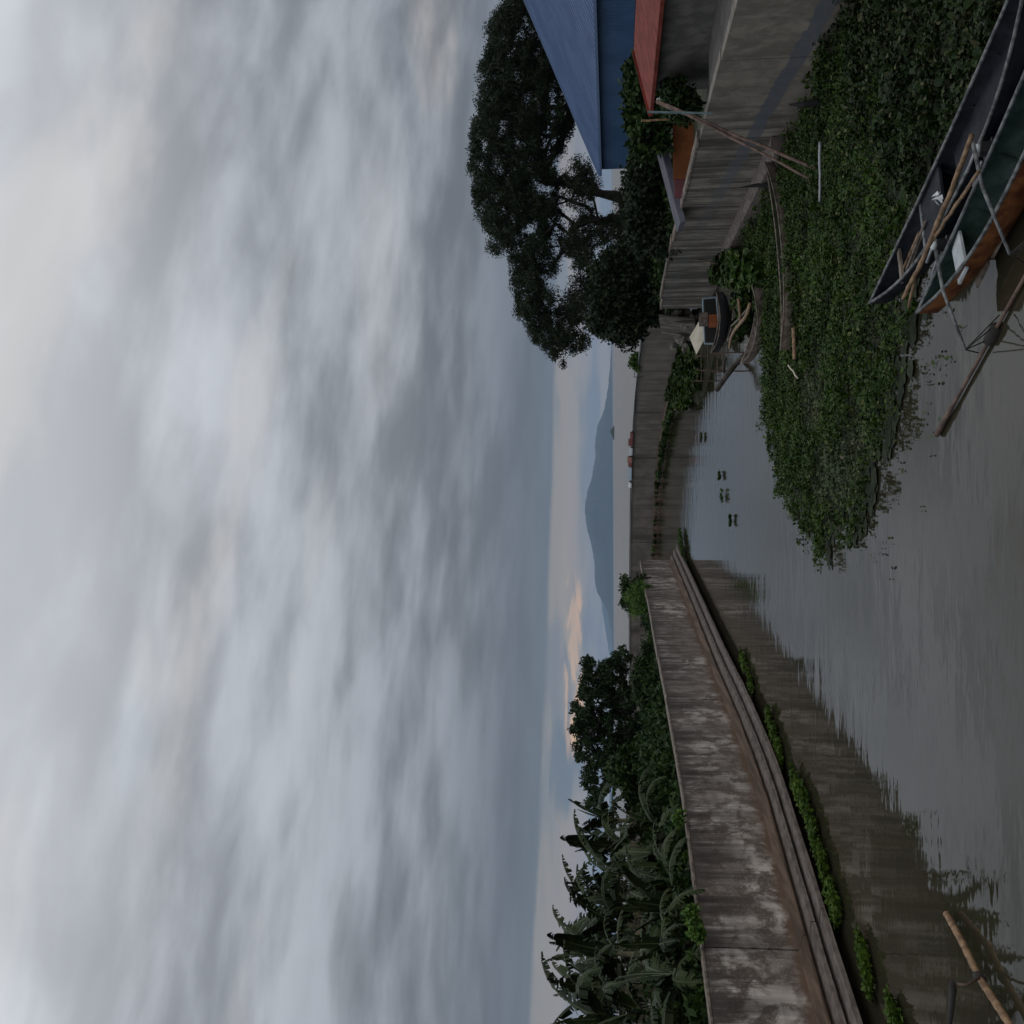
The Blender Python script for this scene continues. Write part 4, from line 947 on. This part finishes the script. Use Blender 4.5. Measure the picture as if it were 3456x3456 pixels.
# blue frame hut
hf_ = empty('fishing_frame', 'blue painted open frame shelter over dark nets beside the pale board', 'frame', tuple(W(2425, 1060, .3))); hv = -Vector(hf_.location)
def bar2(name, pts, r0, m, par_, off_):
    mb = MB(); mb.tube(pts, r0, 6); o = mb.build(name, m, par_); o.location = off_
fy = 46.0
cr = [D(2372, 1008, fy), D(2418, 1003, fy), D(2432, 1160, fy), D(2378, 1160, fy)]
for a, b_ in zip(cr, cr[1:]+cr[:1]): bar2('rail', [a, b_], .04, M['cloth_blue'], hf_, hv)
for a in cr[1:3]: bar2('post', [a, Vector((a.x, a.y, -.3))], .035, M['teal'], hf_, hv)
mb = MB(); a = D(2375, 1010, fy+.3); b_ = D(2425, 1155, fy+1.6); mb.add([D(2375, 1010, fy+.4), D(2420, 1010, fy+.4), D(2425, 1158, fy+.4), D(2380, 1158, fy+.4)], [(0, 1, 2, 3)]); mb.add([D(2375, 1010, fy+.5), D(2420, 1010, fy+.5), D(2425, 1158, fy+.5), D(2380, 1158, fy+.5)], [(3, 2, 1, 0)]); o = mb.build('net', M['rope'], hf_); o.location = hv
def crate(xs, ys, Y, s_, m, label):
    c0 = D(xs, ys, Y); mb = MB(); t_ = .02
    mb.box((-s_/2, -s_/2, 0), (s_/2, s_/2, t_))
    for a in ((-s_/2, -s_/2, -s_/2+t_, s_/2), (s_/2-t_, -s_/2, s_/2, s_/2)): mb.box((a[0], a[1], t_), (a[2], a[3], s_*.8))
    mb.box((-s_/2+t_, -s_/2, t_), (s_/2-t_, -s_/2+t_, s_*.8)); mb.box((-s_/2+t_, s_/2-t_, t_), (s_/2-t_, s_/2, s_*.8))
    o = mb.build('crate', m); o.location = c0; o.rotation_euler = (0, 0, .3); tag(o, label, 'crate')
crate(2419, 1083, 45.4, .42, M['orange_plastic'], 'orange plastic crate inside the dark boat by the blue frame')
crate(2388, 1078, 45.8, .45, M['old_wood'], 'brown crate under the blue frame')
def hose(name, pts, r0, m, label, cat): 
    P = smooth_path([Vector(p) for p in pts], 2); mb = MB(); mb.tube(P, r0, 7); tag(mb.build(name, m, smooth=True), label, cat)
hose('branch', [W(2531, 1026, 1.0), W(2520, 1065, .95), W(2500, 1090, .9), W(2478, 1115, .7), W(2465, 1145, .5), W(2463, 1175, .35)], .055, M['bamboo'], 'pale bent branch curving down to the water', 'branch')
hose('branch', [W(2492, 1008, 1.0), W(2497, 1050, .95), W(2499, 1085, .9)], .045, M['bamboo'], 'straight reddish branch end meeting the pale bent branch', 'branch')
hose('branch', [W(2468, 1100, .7), W(2498, 1072, .8), W(2520, 1045, .9)], .03, M['old_wood'], 'thin grey branch crossing the bent branch', 'branch')
hose('log', [D(2419, 1315, 41.5), D(2440, 1285, 41.0), D(2462, 1255, 40.4), W(2490, 1220, .12), W(2512, 1200, .0)], .11, M['bark'], 'thick dark driftwood trunk rising out of the water', 'log')
hose('branch', [D(2443, 1260, 41.0), D(2444, 1225, 41), D(2450, 1205, 41)], .05, M['bark'], 'dark twig standing from the driftwood trunk', 'branch')
def pen(xs0, ys0, xs1, ys1, label, nst=3):
    o = empty('fish_pen', label, 'fish pen', tuple(W(xs1, ys1, 0)), 'stick fish pens in the water'); off_ = -Vector(o.location)
    a, b_ = W(xs1, ys0, .0), W(xs1, ys1, .0); c0 = W(xs0, ys1, 0); d0 = W(xs0, ys0, 0)
    P = [a, b_, c0, d0]
    for p in P: bar2('post', [p+Vector((0, 0, -.6)), p+Vector((jit(.05), 0, .75))], .025, M['dark_bamboo'], o, off_)
    for p, q_ in zip(P, P[1:]+P[:1]): bar2('rail', [p+Vector((0, 0, .5)), q_+Vector((0, 0, .48))], .02, M['dark_bamboo'], o, off_)
pen(2400, 1150, 2425, 1250, 'nearest rectangular pen of thin sticks standing in the water')
pen(2385, 1200, 2400, 1285, 'farther rectangular pen of thin sticks in the water by the weeds')
pen(2460, 1190, 2480, 1252, 'small stick pen between the bent branch and the dugout')
# rubble at the end of the wall
random.seed(12)
rb = empty('rubble_heap', 'broken concrete rubble where the grey right wall has collapsed', 'rubble', (10.6, 57, 1.2))
for i in range(34):
    r0 = random.uniform(.18, .5); c0 = Vector((10.2+jit(.9), 55.5+random.random()*6.5, random.random()*1.7*.9)); bm = bmesh.new(); bmesh.ops.create_icosphere(bm, subdivisions=1, radius=r0)
    for v in bm.verts: v.co = Vector((v.co.x*random.uniform(.7, 1.3), v.co.y*random.uniform(.7, 1.2), v.co.z*random.uniform(.5, .9)))
    me = bpy.data.meshes.new('stone'); bm.to_mesh(me); bm.free(); me.materials.append(M['stone'] if i % 4 else M['toe_grey']); o = link(bpy.data.objects.new('stone', me), rb); o.location = c0-Vector(rb.location); o.rotation_euler = (jit(1), jit(1), jit(3))
slab = MB(); slab.add([(9.9, 55.0, .6), (9.7, 58.5, .5), (10.0, 58.6, 2.2), (10.2, 55.1, 2.5), (10.2, 55.0, .6), (10.0, 58.5, .5), (10.3, 58.6, 2.2), (10.5, 55.1, 2.5)], [(0, 1, 2, 3), (7, 6, 5, 4), (0, 4, 5, 1), (1, 5, 6, 2), (2, 6, 7, 3), (3, 7, 4, 0)])
o = slab.build('broken_slab', M['wall_right'], rb); o.location = -Vector(rb.location)

# ------------------------------------------------------------------ washing and odds on the distant wall
def cloth(y0, y1, x0, x1, m, label, cat='cloth', wav=.06):
    Y = 108.0; a, b_ = D(x1, y0, Y), D(x1, y1, Y); za, zb = a.z, D(x0, (y0+y1)/2, Y).z
    # put it on the wall: find wall point under the ray
    best = min(((i, p) for i, p in enumerate(resample(FW, .5))), key=lambda ip: abs(ip[1].x/ip[1].y-a.x/a.y)); best2 = min(((i, p) for i, p in enumerate(resample(FW, .5))), key=lambda ip: abs(ip[1].x/ip[1].y-b_.x/b_.y))
    p, q_ = best[1], best2[1]; n = 10; V_ = []; h = (x1-x0)/3456*p.y
    for i in range(n+1):
        t = i/n; c0 = Vector((p.x+(q_.x-p.x)*t, p.y+(q_.y-p.y)*t)); w = math.sin(i*1.9)*wav; hh = h*(.45+.35*abs(math.sin(i*1.3+y0)))
        V_ += [(c0.x-.1, c0.y-.20+w*.3, 3.0), (c0.x-.1, c0.y-.18+w*.3, 3.1), (c0.x, c0.y+.1, 3.13+hh), (c0.x+.1, c0.y+.42, 3.13), (c0.x+.1, c0.y+.45, 2.9)]
    F = [(i*5+j, i*5+j+1, i*5+j+6, i*5+j+5) for i in range(n) for j in range(4)]
    o = mesh('cloth', V_, F, m, smooth=False); tag(o, label, cat)
cloth(1455, 1478, 2124, 2134, M['cloth_red'], 'dark red cloth draped over the distant wall, rightmost of the row')
cloth(1480, 1504, 2116, 2133, M['cloth_red'], 'dull red bundle on the distant wall beside the dark red cloth')
cloth(1508, 1534, 2118, 2130, M['cloth_white'], 'pale grey sheet on the distant wall between the red and the salmon cloths')
cloth(1538, 1560, 2113, 2131, M['cloth_pink'], 'salmon cloth draped over the distant wall')
cloth(1561, 1573, 2118, 2131, M['cloth_red'], 'small brown red cloth between the salmon cloth and the long pale blue one')
cloth(1577, 1616, 2117, 2131, M['cloth_blue'], 'long pale blue sheet laid on the distant wall')
cloth(1626, 1646, 2126, 2136, M['white'], 'small white cloth at the left end of the row on the distant wall')

# ------------------------------------------------------------------ small things: leaves on the wall edge
random.seed(31)
pts = [tuple(W(0, 0, -1))][:0]
for (x, y, n) in ((2335, 3095, 8), (2350, 3140, 10), (2290, 2760, 5), (2320, 2900, 4)):
    for _ in range(n):
        s_ = random.random(); c0 = D(x+jit(12), y+jit(22), 24 if y > 3000 else 29); pts.append(tuple(c0))
o = quads('wall_creeper', leaf_cloud(pts, [.15]*len(pts), 60, .10, .08, .8), M['bush_bright']); tag(o, 'bright green creeper tufts hanging over the edge of the left wall', 'creeper', kind='stuff')

# ------------------------------------------------------------------ haze over the lake
hz = MB(); hz.box((-32000, -150, -4), (32000, 27500, 560)); ho = hz.build('haze', bpy.data.materials.new('haze')); tag(ho, kind='stuff')
hm = ho.data.materials[0]; hm.use_nodes = True; q = N(hm.node_tree)
pvn = q.n('ShaderNodeVolumePrincipled', {'Color': (.44, .64, .92, 1), 'Density': 0.000044, 'Anisotropy': 0.0}); q.n('ShaderNodeOutputMaterial', {1: pvn})
